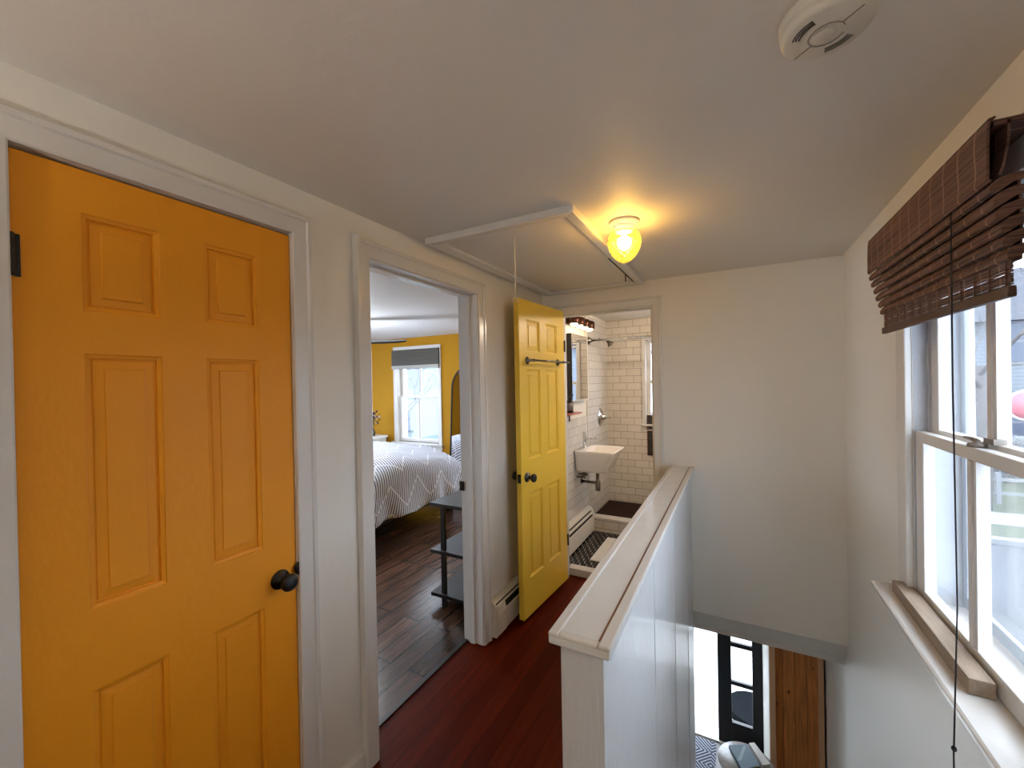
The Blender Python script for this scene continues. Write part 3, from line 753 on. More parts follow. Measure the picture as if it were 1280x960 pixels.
# ------------------------------------------------------------------ sash windows
def sash(name, parent, axis, plane, T, a0, a1, z0, z1, stile=.04, top=.04, bot=.05, mun=.03, vert=1, horiz=0, mat='trim', gl='glass', sgn=1):
    """axis 'x': window in a plane of constant x, a runs along y; T thickness going outward"""
    def bx(m, p0, p1, a, b, c, d, mi=0):
        if axis == 'x': m.box(p0, p1, a, b, c, d, mi)
        else: m.box(a, b, p0, p1, c, d, mi)
    P1 = plane+sgn*T
    m = MB()
    bx(m, plane, P1, a0, a0+stile, z0, z1); bx(m, plane, P1, a1-stile, a1, z0, z1)
    bx(m, plane, P1, a0+stile, a1-stile, z0, z0+bot); bx(m, plane, P1, a0+stile, a1-stile, z1-top, z1)
    s = m.build(name, mat, parent=parent, bevel=.003)
    for i in range(vert):
        c = a0+(a1-a0)*(i+1)/(vert+1)
        q = MB(); bx(q, plane+sgn*.002, P1-sgn*.002, c-mun/2, c+mun/2, z0+bot, z1-top); bx(q, plane-sgn*.003, plane+sgn*.004, c-mun*.22, c+mun*.22, z0+bot, z1-top)
        q.build('muntin', mat, parent=s)
    for i in range(vert+1):
        w = (a1-a0)/(vert+1)
        q = MB(); bx(q, plane+sgn*(T/2-.001), plane+sgn*(T/2+.001), a0+w*i+(stile*.9 if i == 0 else mun*.4), a0+w*(i+1)-(stile*.9 if i == vert else mun*.4), z0+bot*.9, z1-top*.9)
        q.build('pane', gl, parent=s)
    return s
w1 = thing('window_1', 'double-hung stair window with white painted frame', 'window', (XR, 1.53, .74), kind='structure')
# casing: flat boards
m = MB().box(1.816, XR, W1[1], 1.998, .76, 2.015).box(1.816, XR, 1.062, W1[0], .76, 2.015).box(1.814, XR, W1[0], W1[1], W1[3], 2.015).box(1.806, XR, 1.045, 2.012, 2.015, 2.035)
m.build('casing', 'trim', parent=w1, bevel=.004)
m = MB().box(1.838, 1.985, W1[1]-.001, W1[1]+.004, W1[2], W1[3]).box(1.838, 1.985, W1[0]-.004, W1[0]+.001, W1[2], W1[3]).box(1.838, 1.985, W1[0], W1[1], W1[3]-.001, W1[3]+.004)
# parting stops between the sash tracks
m.box(1.874, 1.880, W1[1]-.012, W1[1]-.001, W1[2], W1[3]).box(1.874, 1.880, W1[0]+.001, W1[0]+.012, W1[2], W1[3])
m.build('jamb_lining', paint('chipped_window_paint', '#b2b5ba', .4, .12, 18, .1, 30), parent=w1)
MB().prism([(1.743, .722), (1.750, .716), (XR+.15, .716), (XR+.15, .740), (1.750, .740), (1.743, .736)], 'y', 1.03, 2.022).box(1.818, XR, 1.06, 1.99, .65, .716).build('stool', 'trim', parent=w1, bevel=.002)
sash('lower_sash', w1, 'x', 1.842, .030, W1[0]+.002, W1[1]-.002, .742, 1.325, .062, .036, .055, .045)
sash('upper_sash', w1, 'x', 1.881, .030, W1[0]+.002, W1[1]-.002, 1.300, 1.925, .062, .045, .036, .045)
sash('storm_frame', w1, 'x', 1.955, .015, W1[0]+.001, W1[1]-.001, .745, 1.925, .028, .03, .04, .001, vert=0, mat=paint('grey_storm_frame', '#9fa6ae', .4))
lk = MB().lathe([(0, 1.325), (.020, 1.325), (.018, 1.334), (.006, 1.337), (.006, 1.345), (0, 1.345)], (1.857, 1.535, 0), 'z', 18).tube([(1.857, 1.535, 1.341), (1.857, 1.56, 1.343), (1.857, 1.60, 1.342)], [.006, .006, .005], 8)
lk.box(1.872, 1.896, 1.495, 1.545, 1.335, 1.350)
lk.build('sash_lock', paint('worn_lock_metal', '#8b8178', .4, .3, 30, metal=.3), parent=w1)
# raw timber piece on the stool
wb = MB().box(1.786, 1.834, 1.395, 1.948, .7405, .781)
tag(wb.build('wood_strip', 'rawwood', bevel=.002), 'unpainted weathered wood strip lying on the window sill', 'wood strip')

# ------------------------------------------------------------------ woven shade
bl = thing('roman_shade', 'brown woven bamboo roman shade raised over the stair window', 'window shade', (1.78, 1.545, 1.665))
BY0, BY1 = 1.140, 1.955
MB().box(1.745, 1.815, BY0+.01, BY1-.01, 1.996, 2.008).build('head_board', 'bamboo', parent=bl)
def wov(m, prof, y0, y1, ny=34, th=.004, jit=.0):
    """extrude an (x, z) open profile along y as a thick sheet"""
    pts = []
    n = len(prof)
    nor = []
    for i in range(n):
        a = Vector(prof[max(i-1, 0)]); b = Vector(prof[min(i+1, n-1)]); d = (b-a).normalized(); nor.append(Vector((-d.y, d.x)))
    loop = [(prof[i][0]+nor[i].x*th/2, prof[i][1]+nor[i].y*th/2) for i in range(n)] + [(prof[i][0]-nor[i].x*th/2, prof[i][1]-nor[i].y*th/2) for i in range(n-1, -1, -1)]
    rings = [[(p[0], y0+(y1-y0)*k/ny, p[1]+jit*math.sin(k*1.7+p[1]*80)) for p in loop] for k in range(ny+1)]
    m.loft(rings, smooth=False, cap0=True, cap1=True)
    return m
wov(MB(), [(1.744, 2.010), (1.736, 2.008), (1.734, 1.99), (1.733, 1.95), (1.733, 1.91), (1.732, 1.893), (1.737, 1.888)], BY0, BY1).build('valance', 'bamboo', parent=bl)
wov(MB(), [(1.766, 2.004), (1.764, 1.96), (1.758, 1.92), (1.752, 1.90)], BY0+.01, BY1-.01).build('inner_panel', 'bamboo', parent=bl)
wov(MB(), [(1.778, 1.90), (1.780, 1.85), (1.781, 1.80), (1.780, 1.735)], BY0+.012, BY1-.04).build('inner_panel', 'bamboo', parent=bl)
zz = 1.895
for k in range(6):
    x0 = 1.737+.0045*k; z0 = zz-.026*k
    pr = [(x0+.046, z0+.004), (x0+.03, z0+.004), (x0+.008, z0-.004), (x0-.001, z0-.018), (x0, z0-.028), (x0+.006, z0-.031), (x0+.014, z0-.026), (x0+.030, z0-.006), (x0+.046, z0-.002)]
    pr = pr[:7]+[(x0+.030, z0-.014), (x0+.046, z0-.010)]
    ya, yb = BY0+.004+.002*((k*7) % 3)-.004*(k % 2), BY1+.008-.007*k+.004*(k % 2)
    fm = MB(); fm.loft([[(p[0], ya+(yb-ya)*j/34, p[1]+.0009*math.sin(j*1.7+k)) for p in pr] for j in range(35)], smooth=False, cap0=True, cap1=True)
    fm.build('fold', 'bamboo', parent=bl)
m = MB()
zb, zt = 1.676, 1.742
k = 0; z = zb+.012
random.seed(3)
while z < zt+.02:
    h = random.choice((.0022, .003, .0042)); m.box(1.764, 1.768, BY0+.006, BY1-.045, z, z+h); z += h+random.choice((.0012, .0018, .0028, .0008))
for j in range(13):
    y = BY0+.02+j*.0605; m.box(1.7628, 1.7692, y, y+.004, zb, zt+.02)
m.build('sheer_hem', 'bamboo', parent=bl)
MB().box(1.758, 1.772, BY0+.004, BY1-.042, 1.664, 1.686).build('bottom_bar', paint('bamboo_bar', '#4a2e20', .5, .2, 9), parent=bl, bevel=.003)
cm = MB()
for dy in (0, .004): cm.tube([(1.722, 1.262+dy, 1.873), (1.723, 1.266+dy, 1.50), (1.727, 1.27+dy*.6, 1.0), (1.725, 1.29+dy, .655), (1.73, 1.30+dy*2, .3)], .0010, 6)
cm.lathe([(0, -.007), (.004, -.004), (.005, 0), (.004, .004), (0, .007)], (1.7255, 1.292, .665), 'z', 10)
cm.build('pull_cord', 'cord', parent=bl)

# ------------------------------------------------------------------ bedroom window, shade
w2 = thing('window_2', 'white double-hung window in the yellow bedroom wall', 'window', (-2.77, 4.6, .6), kind='structure')
casing('casing', (WB[0], WB[1], .66, WB[3]), 4.6, -1, None, w=.065, axis='y', parent=w2)
m = MB()
for a in (WB[0], WB[1]-.004): m.box(a, a+.004, 4.6, 4.79, WB[2], WB[3])
m.box(WB[0], WB[1], 4.6, 4.79, WB[3]-.004, WB[3]); m.build('jamb_lining', 'trim', parent=w2)
MB().box(WB[0]-.10, WB[1]+.09, 4.545, 4.79, .635, .660).box(WB[0]-.07, WB[1]+.07, 4.58, 4.6, .57, .635).build('stool', 'trim', parent=w2, bevel=.002)
sash('lower_sash', w2, 'y', 4.63, .03, WB[0]+.004, WB[1]-.004, .662, 1.335, .045, .032, .05, .028)
sash('upper_sash', w2, 'y', 4.665, .03, WB[0]+.004, WB[1]-.004, 1.31, 1.995, .045, .045, .032, .028)
cs = thing('cellular_shade', 'charcoal cellular shade over the bedroom window', 'window shade', (-2.79, 4.57, 1.73))
m = MB()
prof = []
for i in range(15):
    z = 2.015-i*.0165; prof.append((4.548 if i % 2 == 0 else 4.553, z))
m.prism(prof+[(4.575, prof[-1][1]), (4.575, 2.015)], 'x', -3.215, -2.335); m.build('pleated_fabric', 'grey', parent=cs)
MB().box(-3.215, -2.335, 4.546, 4.576, 1.735, 1.785).build('bottom_rail', 'greylt', parent=cs, bevel=.003)
w6 = thing('window_6', 'second front window of the bedroom nearer the door', 'window', (-.86, 4.6, .6), kind='structure')
casing('casing', (WK[0], WK[1], .66, WK[3]), 4.6, -1, None, w=.065, axis='y', parent=w6)
sash('lower_sash', w6, 'y', 4.63, .03, WK[0]+.004, WK[1]-.004, .602, 1.325, .045, .032, .05, .028)
sash('upper_sash', w6, 'y', 4.665, .03, WK[0]+.004, WK[1]-.004, 1.30, 1.995, .045, .045, .032, .028)
# unseen side windows added and enlarged to brighten the bedroom
w3 = thing('fill_window_3', 'added unseen white framed side window brightening the far bedroom corner', 'window', (-4.4, 2.25, .7), kind='structure')
sash('lower_sash', w3, 'x', -4.40, .03, WS[0], WS[1], .35, 1.23, .05, .03, .05, .03, vert=2, sgn=-1)
sash('upper_sash', w3, 'x', -4.435, .03, WS[0], WS[1], 1.21, 2.05, .05, .03, .03, .03, vert=2, sgn=-1)
w5 = thing('fill_window_5', 'added unseen white framed side window brightening the rear of the bedroom', 'window', (-4.4, -.65, .5), kind='structure')  # another window added out of view for more bedroom daylight
sash('lower_sash', w5, 'x', -4.40, .03, WR[0], WR[1], WR[2], 1.28, .05, .03, .05, .03, vert=2, sgn=-1)
sash('upper_sash', w5, 'x', -4.435, .03, WR[0], WR[1], 1.26, WR[3], .05, .03, .03, .03, vert=2, sgn=-1)
# bathroom window
w4 = thing('window_4', 'narrow white double-hung window over the shower', 'window', (.7, YB, 1.0), kind='structure')
m = MB().box(WT[0]-.035, WT[0]+.004, 4.632, YB, WT[2]-.01, WT[3]+.04).box(WT[1]-.004, WT[1]+.035, 4.632, YB, WT[2]-.01, WT[3]+.04).box(WT[0], WT[1], 4.632, YB, WT[3]-.004, WT[3]+.04).box(WT[0]-.04, WT[1]+.04, 4.62, 4.70, WT[2]-.012, WT[2]+.01)
m.build('casing', 'trim', parent=w4, bevel=.003)
m = MB().box(WT[0], WT[0]+.005, YB, 4.79, WT[2], WT[3]).box(WT[1]-.005, WT[1], YB, 4.79, WT[2], WT[3]); m.build('jamb_lining', 'trim', parent=w4)
sash('lower_sash', w4, 'y', 4.69, .03, WT[0]+.005, WT[1]-.005, 1.03, 1.50, .04, .03, .045, .02, vert=0, gl='frost')
sash('upper_sash', w4, 'y', 4.725, .03, WT[0]+.005, WT[1]-.005, 1.48, 1.945, .04, .03, .03, .02, vert=0, gl='frost')

# ------------------------------------------------------------------ bed
bed = thing('bed', 'low bed with dark frame beneath the bedroom window', 'bed', (-2.45, 3.05, 0))
MB().box(-3.30, -1.63, 2.02, 4.02, .20, .27).build('bed_frame', 'blackwood', parent=bed, bevel=.005)
for (x, y) in ((-3.2, 2.1), (-1.72, 2.1), (-3.2, 3.94), (-1.72, 3.94)):
    MB().box(x-.03, x+.03, y-.03, y+.03, .004, .20).build('leg', 'blackwood', parent=bed)
MB().loft([rrect(-2.465, 3.02, .82, .985, .08, .27), rrect(-2.465, 3.02, .835, 1.0, .1, .33), rrect(-2.465, 3.02, .83, .995, .09, .55)], cap0=True, cap1=True).build('mattress', 'white', parent=bed)
m = MB(); nx, ny = 90, 100
x0, x1, y0, y1 = -3.36, -1.57, 1.96, 4.09
drop = .30; uvs = []
tot = (x1-x0)+2*drop; toty = (y1-y0)+2*drop
def dz(s, L, r=.10):
    """arc length s over a half-length L: returns (inset position, drop)"""
    if s <= L-r: return s, 0
    q = (s-(L-r))
    if q < r*PI/2: a = q/r; return L-r+r*math.sin(a), r*(1-math.cos(a))
    return L, r+(q-r*PI/2)
hx, hy = (x1-x0)/2, (y1-y0)/2; cx, cy = (x0+x1)/2, (y0+y1)/2
for j in range(ny+1):
    for i in range(nx+1):
        u = -tot/2+tot*i/nx; v = -toty/2+toty*j/ny
        px, d1_ = dz(abs(u), hx); py, d2_ = dz(abs(v), hy)
        X = cx+math.copysign(px, u); Y = cy+math.copysign(py, v)
        d = max(d1_, d2_)+.35*min(d1_, d2_)
        rr = min(1, math.hypot((u-.18*hx)/(hx*1.02), (v-.22*hy)/(hy*1.02)))
        puff = .235*(1-rr**2.6)+.030*math.sin(X*5.1+Y*2.3)*math.cos(Y*4.7-X)*(1-min(1, d*3))
        fold = 0
        if d > .08:
            k_ = min(1, (d-.08)/.25); fold = .026*k_*math.sin(Y*17+1.5*math.sin(Y*5)) if d1_ > d2_ else .026*k_*math.sin(X*17)
        if d1_ > d2_: X += math.copysign(fold+.03*min(1, d*3), u)
        elif d2_ > 0: Y += math.copysign(fold+.02, v)
        Z = .585+puff-d+.018*math.sin(Y*9+X*3)*min(1, d*4)
        m.v.append((X, Y, max(Z, .235+.018*math.sin(Y*11)))); uvs.append((u, v))
for j in range(ny):
    for i in range(nx):
        a = j*(nx+1)+i; m.f.append([a, a+1, a+nx+2, a+nx+1]); m.m.append(0); m.sm.append(True)
m.uv = uvs
o = m.build('duvet', 'duvet'); sol = o.modifiers.new('Solidify', 'SOLIDIFY'); sol.thickness = .012; sol.offset = -1
tag(o, 'puffy white duvet with slate stripes spread over the bed', 'duvet')

# ------------------------------------------------------------------ open shelf by the bedroom door
es = thing('shelf_rack', 'black three-tier open shelf rack just inside the bedroom doorway', 'shelf rack', (-.34, 2.45, 0))
for z in (.680, .360, .066):
    MB().box(-.556, -.145, 2.195, 2.95, z, z+.024).build('shelf_board', 'blackwood', parent=es, bevel=.002)
for (x, y) in ((-.475, 2.21), (-.475, 2.93), (-.165, 2.21), (-.165, 2.93)):
    MB().box(x, x+.035, y-.0, y+.018, .004, .680).build('post', 'black', parent=es)

# ------------------------------------------------------------------ leaning arched mirror
am = thing('floor_mirror', 'arched black framed mirror leaning on the yellow bedroom wall', 'mirror', (-1.78, 4.42, .004))
def archpts(hw, H, x=0, n=16, z0=0):
    return [(-hw, z0), (-hw, H-hw)] + [(-hw*math.cos(PI*k/n), H-hw+hw*math.sin(PI*k/n)) for k in range(1, n)] + [(hw, H-hw), (hw, z0)]
outer, inner = archpts(.31, 1.76), archpts(.298, 1.748, z0=.014)
m = MB(); tilt = math.radians(4)
def tl(p, d): return (-1.78+p[0], 4.42+p[1]*math.sin(tilt)+d*math.cos(tilt), .004+p[1]*math.cos(tilt)-d*math.sin(tilt)*1)
n = len(outer)
rings = [[tl(p, -.012) for p in outer], [tl(p, .012) for p in outer], [tl(p, .012) for p in inner], [tl(p, -.012) for p in inner], [tl(p, -.012) for p in outer]]
m.loft(rings, smooth=False); m.build('arch_frame', 'black', parent=am)
m = MB().add([tl(p, 0) for p in inner], [tuple(range(n))]).add([tl(p, .008) for p in inner], [tuple(range(n))[::-1]]); m.build('mirror_glass', 'mirror', parent=am)

# ------------------------------------------------------------------ nightstand with dried bouquet
nsx, nsy = -3.52, 4.36
ns = thing('slatted_stand', 'white slatted stand in the far bedroom corner', 'stand', (nsx, nsy, 0))
MB().box(nsx-.22, nsx+.22, nsy-.17, nsy+.17, .725, .755).build('stand_top', 'white', parent=ns, bevel=.003)
m = MB().box(nsx-.20, nsx+.20, nsy-.13, nsy+.15, .05, .725)
m.build('stand_body', 'white', parent=ns)
for k in range(9): MB().box(nsx-.20+k*.046, nsx-.175+k*.046, nsy-.150, nsy-.13, .07, .715).build('slat', 'white', parent=ns)
for (a, b) in ((-.19, -.14), (.19, -.14), (-.19, .14), (.19, .14)): MB().box(nsx+a-.015, nsx+a+.015, nsy+b-.015, nsy+b+.015, .004, .05).build('leg', 'white', parent=ns)
for k in range(8): MB().box(nsx+.20, nsx+.212, nsy-.13+k*.036, nsy-.112+k*.036, .07, .715).build('slat', 'white', parent=ns)
bq = thing('dried_bouquet', 'dried brown and cream flowers in a dark vase on the white stand', 'bouquet', (nsx+.08, nsy, .755))
bx_, by_ = nsx+.08, nsy
MB().lathe([(0, .755), (.035, .755), (.045, .79), (.04, .83), (.022, .86), (.024, .87), (.02, .87), (0, .80)], (bx_, by_, 0), 'z', 20).build('vase', 'soap', parent=bq)
random.seed(5)
lf, fl, stm = MB(), MB(), MB()
for k in range(70):
    a = random.uniform(0, 2*PI); e = random.uniform(-.3, 1.3); r = random.uniform(.06, .16)
    p = Vector((bx_+r*math.cos(a)*math.cos(e), by_+r*math.sin(a)*math.cos(e)*.8, .965+r*math.sin(e)*1.1))
    if k % 3 == 0: stm.tube([(bx_, by_, .86), tuple((p+Vector((bx_, by_, .93)))/2), tuple(p)], .002, 4)
    if k % 3 == 1:
        fl.lathe([(0, -.016), (.014, -.008), (.018, .002), (.008, .014), (0, .016)], tuple(p), 'z', 7)
    else:
        d = Vector((random.uniform(-1, 1), random.uniform(-1, 1), random.uniform(-.6, 1))).normalized(); s_ = d.orthogonal().normalized()
        q = [p-d*.03, p+s_*.013+d*.0+s_.cross(d)*.004, p+d*.032, p-s_*.013+s_.cross(d)*.004]
        lf.add(q, [(0, 1, 2), (0, 2, 3)])
stm.build('stems', 'leafd', parent=bq); tag(lf.build('leaves', 'leafd', parent=bq), kind='stuff'); tag(fl.build('blossoms', 'flower', parent=bq), kind='stuff')

# ------------------------------------------------------------------ ceiling fan
cf = thing('ceiling_fan', 'dark ceiling fan in the yellow bedroom', 'ceiling fan', (-2.30, 2.90, 1.93))
MB().lathe([(0, HC), (.07, HC), (.06, HC-.04), (.02, HC-.05), (.02, HC-.13), (.10, HC-.15), (.11, HC-.22), (.08, HC-.26), (0, HC-.27)], (-2.30, 2.90, 0), 'z', 32).build('motor', 'fan', parent=cf)
for a in (24.4, 144.4, 264.4):
    t = math.radians(a); d = Vector((math.cos(t), math.sin(t), 0)); s_ = Vector((-d.y, d.x, 0))
    m = MB(); rings = []
    for r, w, z in ((.09, .03, 0), (.16, .045, .0), (.3, .062, 0), (.5, .065, 0), (.64, .055, .0), (.69, .035, .0), (.71, .012, 0)):
        c = Vector((-2.30, 2.90, 1.955))+d*r
        rings.append([c-s_*w+Vector((0, 0, -.024*w/.06)), c+s_*w+Vector((0, 0, .024*w/.06)), c+s_*w+Vector((0, 0, .014*w/.06+.008)), c-s_*w+Vector((0, 0, -.014*w/.06+.008))])
    m.loft(rings, smooth=False, cap0=True, cap1=True); m.build('blade', 'fan', parent=cf)

# ------------------------------------------------------------------ lower entry
d3 = thing('door_3', 'black glazed front door at the foot of the stairs', 'door', (1.30, 4.66, ZL), kind='structure')
dz0, dz1 = ZL+.012, -.21
m = MB().box(1.098, 1.222, 4.655, 4.697, dz0, dz1).box(1.405, 1.508, 4.655, 4.697, dz0, dz1).box(1.222, 1.405, 4.655, 4.697, dz0, -1.955).box(1.222, 1.405, 4.655, 4.697, -.33, dz1)
lites = [(-1.955, -1.578), (-1.538, -1.190), (-1.145, -.80), (-.755, -.33)]
for (a, b) in ((-1.578, -1.538), (-1.190, -1.145), (-.80, -.755)): m.box(1.222, 1.405, 4.660, 4.692, a, b)
m.box(1.19, 1.435, 4.648, 4.656, -2.02, -1.99)
m.build('door_leaf', 'black', parent=d3, bevel=.003)
for a, b in lites: MB().box(1.222, 1.405, 4.675, 4.679, a, b).build('pane', 'glass', parent=d3)
MB().box(.42, 1.10, 4.655, 4.80, ZL, ZL+.012).box(1.085, 1.098, 4.66, 4.70, ZL+.02, -.21)
tag(MB().box(.42, 1.515, 4.64, 4.82, ZL, ZL+.018).build('trim_12', 'white', bevel=.003), 'white front door sill', kind='structure')
d4 = thing('door_4', 'knotty pine plank door beside the front door', 'door', (1.66, 3.70, ZL), kind='structure')
MB().box(1.535, 1.802, 3.700, 3.725, ZL+.01, -.22).build('plank_leaf', 'pine', parent=d4, bevel=.002)
tag(MB().box(1.495, 1.536, 3.685, 3.73, ZL, -.17).box(1.802, 1.836, 3.685, 3.73, ZL, -.17).box(1.536, 1.802, 3.685, 3.73, -.22, -.17).build('trim_13', 'pinelt', bevel=.003), 'light pine frame around the pine door', kind='structure')
tag(MB().box(1.837, 1.848, 2.992, 3.004, ZL, -.12).build('trim_14', 'dark'), kind='structure')
tag(MB().box(.40, 1.08, 4.02, 4.615, ZL, ZL+.008).build('doormat', 'geomat'), 'dark mat with pale geometric lines inside the front door', 'doormat')
tag(MB().box(.60, 1.12, 3.60, 4.00, ZL, ZL+.012).build('floor_mat', paint('pale_blue_mat', '#9fb7c4', .9), bevel=.004), 'pale blue mat on the entry floor', 'mat')
# round side table
tx, ty, tz = 1.332, 3.500, -1.365
def tp(p): return (1.3+(p[0]-1.3)*.909, p[1]*.909)
tb = thing('side_table', 'round marble-topped side table at the foot of the stairs', 'side table', (tx, ty, ZL))
MB().lathe([(0, tz-.02), (.186, tz-.02), (.192, tz-.012), (.192, tz-.004), (.188, tz), (0, tz)], (tx, ty, 0), 'z', 64).build('table_top', 'marbleg', parent=tb)
MB().lathe([(0, ZL), (.15, ZL), (.15, ZL+.01), (.02, ZL+.025), (.013, ZL+.06), (.013, tz-.03), (.05, tz-.02), (0, tz-.02)], (tx, ty, 0), 'z', 32).build('pedestal', 'black', parent=tb)
def slanted(name, pts, z0, z1, mats, label, cat, stripe=None):
    pts = [tp(p) for p in pts]
    o = thing(name, label, cat, (pts[0][0], pts[0][1], z0))
    MB().prism(pts, 'z', z0, z1).build('cover', mats, parent=o, bevel=.001)
    return o
b1 = slanted('magazine', [(1.206, 3.935), (1.300, 3.735), (1.432, 3.835), (1.345, 4.015)], tz+.0005, tz+.028, 'bluebook', 'slate blue book on the marble side table', 'book')
MB().prism([tp(p) for p in ((1.318, 3.985), (1.268, 3.800), (1.300, 3.820), (1.336, 3.99))], 'z', tz+.028, tz+.0290).build('pale_stripe', 'bluebook2', parent=b1)
MB().prism([tp(p) for p in ((1.300, 3.7345), (1.432, 3.8345), (1.430, 3.830), (1.298, 3.730))], 'z', tz+.001, tz+.027).build('page_edge', 'ochre', parent=b1)
b2 = slanted('white_box', [(1.358, 4.028), (1.452, 3.845), (1.505, 3.885), (1.400, 4.055)], tz+.0005, tz+.034, 'marble', 'small pale veined box on the marble side table', 'box')

# ------------------------------------------------------------------ outdoors
GZ = ZL-.22
mb = MB().box(-60, 60, 4.9, 9.0, GZ-.1, GZ).box(2.6, 7.5, -8, 4.9, GZ-.1, GZ).box(-60, -4.7, -8, 4.9, GZ-.1, GZ).box(7.5, 60, -8, 4.9, GZ-.1, GZ)
tag(mb.build('ground_driveway', brick('cracked_asphalt', 'XY', 2.4, .9, '#505258', '#4b4d53', '#303137', .008, .9, .33, .5, noise=.12, nstretch=(2, 2, 1)), origin=(0, 0, 0)), kind='structure')
tag(MB().box(-60, 60, 9, 13.6, GZ-.1, GZ-.02).build('ground_street', 'asphalt', origin=(0, 0, 0)), kind='structure')
tag(MB().box(-60, 60, 13.6, 13.85, GZ-.1, GZ+.10).box(-60, 60, 15.0, 16.3, GZ-.1, GZ+.09).build('ground_sidewalk', 'curb', origin=(0, 0, 0)), kind='structure')
tag(MB().box(-60, 60, 13.85, 15.0, GZ-.1, GZ+.08).box(-60, 60, 16.3, 50, GZ-.1, GZ+.08).build('ground_lawn', 'grass', origin=(0, 0, 0)), kind='structure')
tag(MB().box(-.6, 3.2, 4.85, 7.2, GZ, ZL-.06).build('ground_porch', brick('porch_slabs', 'XY', 1.1, .8, '#cfcdc8', '#c8c6c1', '#8d8b87', .01, .8), origin=(0, 0, 0)), kind='structure')
pl = thing('planter', 'low round charcoal planter with pale saucer on the porch', 'planter', (1.43, 5.22, ZL-.06))
MB().lathe([(0, 0), (.22, 0), (.262, .03), (.268, .10), (.262, .11), (.25, .105), (0, .10)], (1.43, 5.22, ZL-.05), 'z', 40).build('pot', paint('charcoal_pot', '#0d1014', .95, .2, 12, spec=.05), parent=pl)
MB().lathe([(0, 0), (.30, 0), (.315, .02), (.30, .022), (0, .01)], (1.43, 5.22, ZL-.06), 'z', 40).build('saucer', 'white', parent=pl)

def house(name, label, x0, x1, y0, y1, zt, zr, mat, wins, gable=True):
    h = thing(name, label, 'house', ((x0+x1)/2, y0, GZ))
    MB().box(x0, x1, y0, y1, GZ, zt).build('wall', mat, parent=h)
    cx = (x0+x1)/2
    if gable:
        MB().prism([(x0-.3, zt-.1), (cx, zr), (x1+.3, zt-.1), (x1+.3, zt+.1), (cx, zr+.2), (x0-.3, zt+.1)], 'y', y0-.3, y1+.3).build('roof', 'roof', parent=h)
        MB().prism([(x0, zt), (x1, zt), (cx, zr)], 'y', y0, y0+.1).build('gable', mat, parent=h)
    else:
        MB().prism([(y0-.4, zt), ((y0+y1)/2, zr), (y1+.4, zt)], 'x', x0-.3, x1+.3).build('roof', 'roof', parent=h)
    for (wx, wz, ww, wh) in wins:
        f = MB().box(wx-ww/2-.1, wx+ww/2+.1, y0-.05, y0+.02, wz-.1, wz+wh+.1).build('window', 'curb', parent=h)
        g = MB().box(wx-ww/2, wx+ww/2, y0-.07, y0-.05, wz, wz+wh/2-.03).box(wx-ww/2, wx+ww/2, y0-.07, y0-.05, wz+wh/2+.03, wz+wh).build('pane', 'dkglass', parent=f)
    return h
house('house', 'white clapboard house across the street, seen through the stair window', 6.6, 14.5, 22, 30, 3.4, 6.0, 'sidingw', [(10.2, 1.9, 1.0, 1.5), (8.2, -.9, .9, 1.3), (12.4, 1.9, 1.0, 1.5), (10.3, -1.0, 1.2, 1.4), (12.5, -1.0, 1.0, 1.4), (8.0, 1.9, .8, 1.4)], gable=False)
house('house', 'pale blue clapboard house across the street, seen through the bedroom window', -22, -14.5, 19.5, 27, 3.6, 6.4, 'sidingb', [(-20.6, 1.2, .9, 1.5), (-16.2, 1.2, .9, 1.5), (-18.4, 1.2, .9, 1.5), (-20.6, -1.4, .9, 1.4), (-15.8, 2.9, .7, .5), (-17.2, -1.5, 1.4, 1.4)], gable=False)
house('house', 'grey gabled house farther along the street', -2.5, 4.8, 24, 32, 3.0, 6.2, 'sidingw', [(0, 1.2, 1.0, 1.4), (3, 1.2, 1.0, 1.4), (1.5, -1.3, 1.0, 1.4)])
# wire fence rail
fe = thing('rail_fence', 'low wooden rail fence on the far lawn', 'fence', (8.0, 17.4, GZ))
for z in (.35, .75): MB().box(4, 14, 17.4, 17.45, GZ+z, GZ+z+.09).build('rail', 'curb', parent=fe)
for k in range(6): MB().box(4+k*2, 4.1+k*2, 17.38, 17.48, GZ+.08, GZ+1.0).build('post', 'curb', parent=fe)
# bare trees
def tree(x, y, h, seed, label):
    random.seed(seed); t = thing('bare_tree', label, 'tree', (x, y, GZ+.08), group=None)
    m = MB(); m.tube([(x, y, GZ), (x+.1, y, GZ+h*.3), (x, y+.1, GZ+h*.55)], [.22, .17, .12], 8); m.build('trunk', 'bark', parent=t)
    m = MB()
    def br(p, d, l, r, n):
        q = p+d*l; m.tube([tuple(p), tuple((p+q)/2+Vector((random.uniform(-.05, .05)*l,)*3)), tuple(q)], [r, r*.8, r*.55], 5, caps=False)
        if n == 0: return
        for _ in range(3):
            e = (d+Vector((random.uniform(-.8, .8), random.uniform(-.8, .8), random.uniform(-.1, .7)))).normalized(); br(q, e, l*random.uniform(.6, .8), r*.55, n-1)
    for k in range(5):
        a = k*2*PI/5; br(Vector((x, y, GZ+h*(.32+.05*k))), Vector((math.cos(a), math.sin(a), .9)).normalized(), h*.2, .07, 4)
    m.build('branches', 'bark', parent=t)
tree(7.4, 16.6, 7.5, 1, 'bare winter tree at the left of the white house')
tree(19.5, 17.0, 7.0, 2, 'bare winter tree beyond the right end of the white house')
tree(-13.6, 15.6, 6.5, 4, 'bare winter tree before the pale blue house')
hd = MB(); random.seed(9)
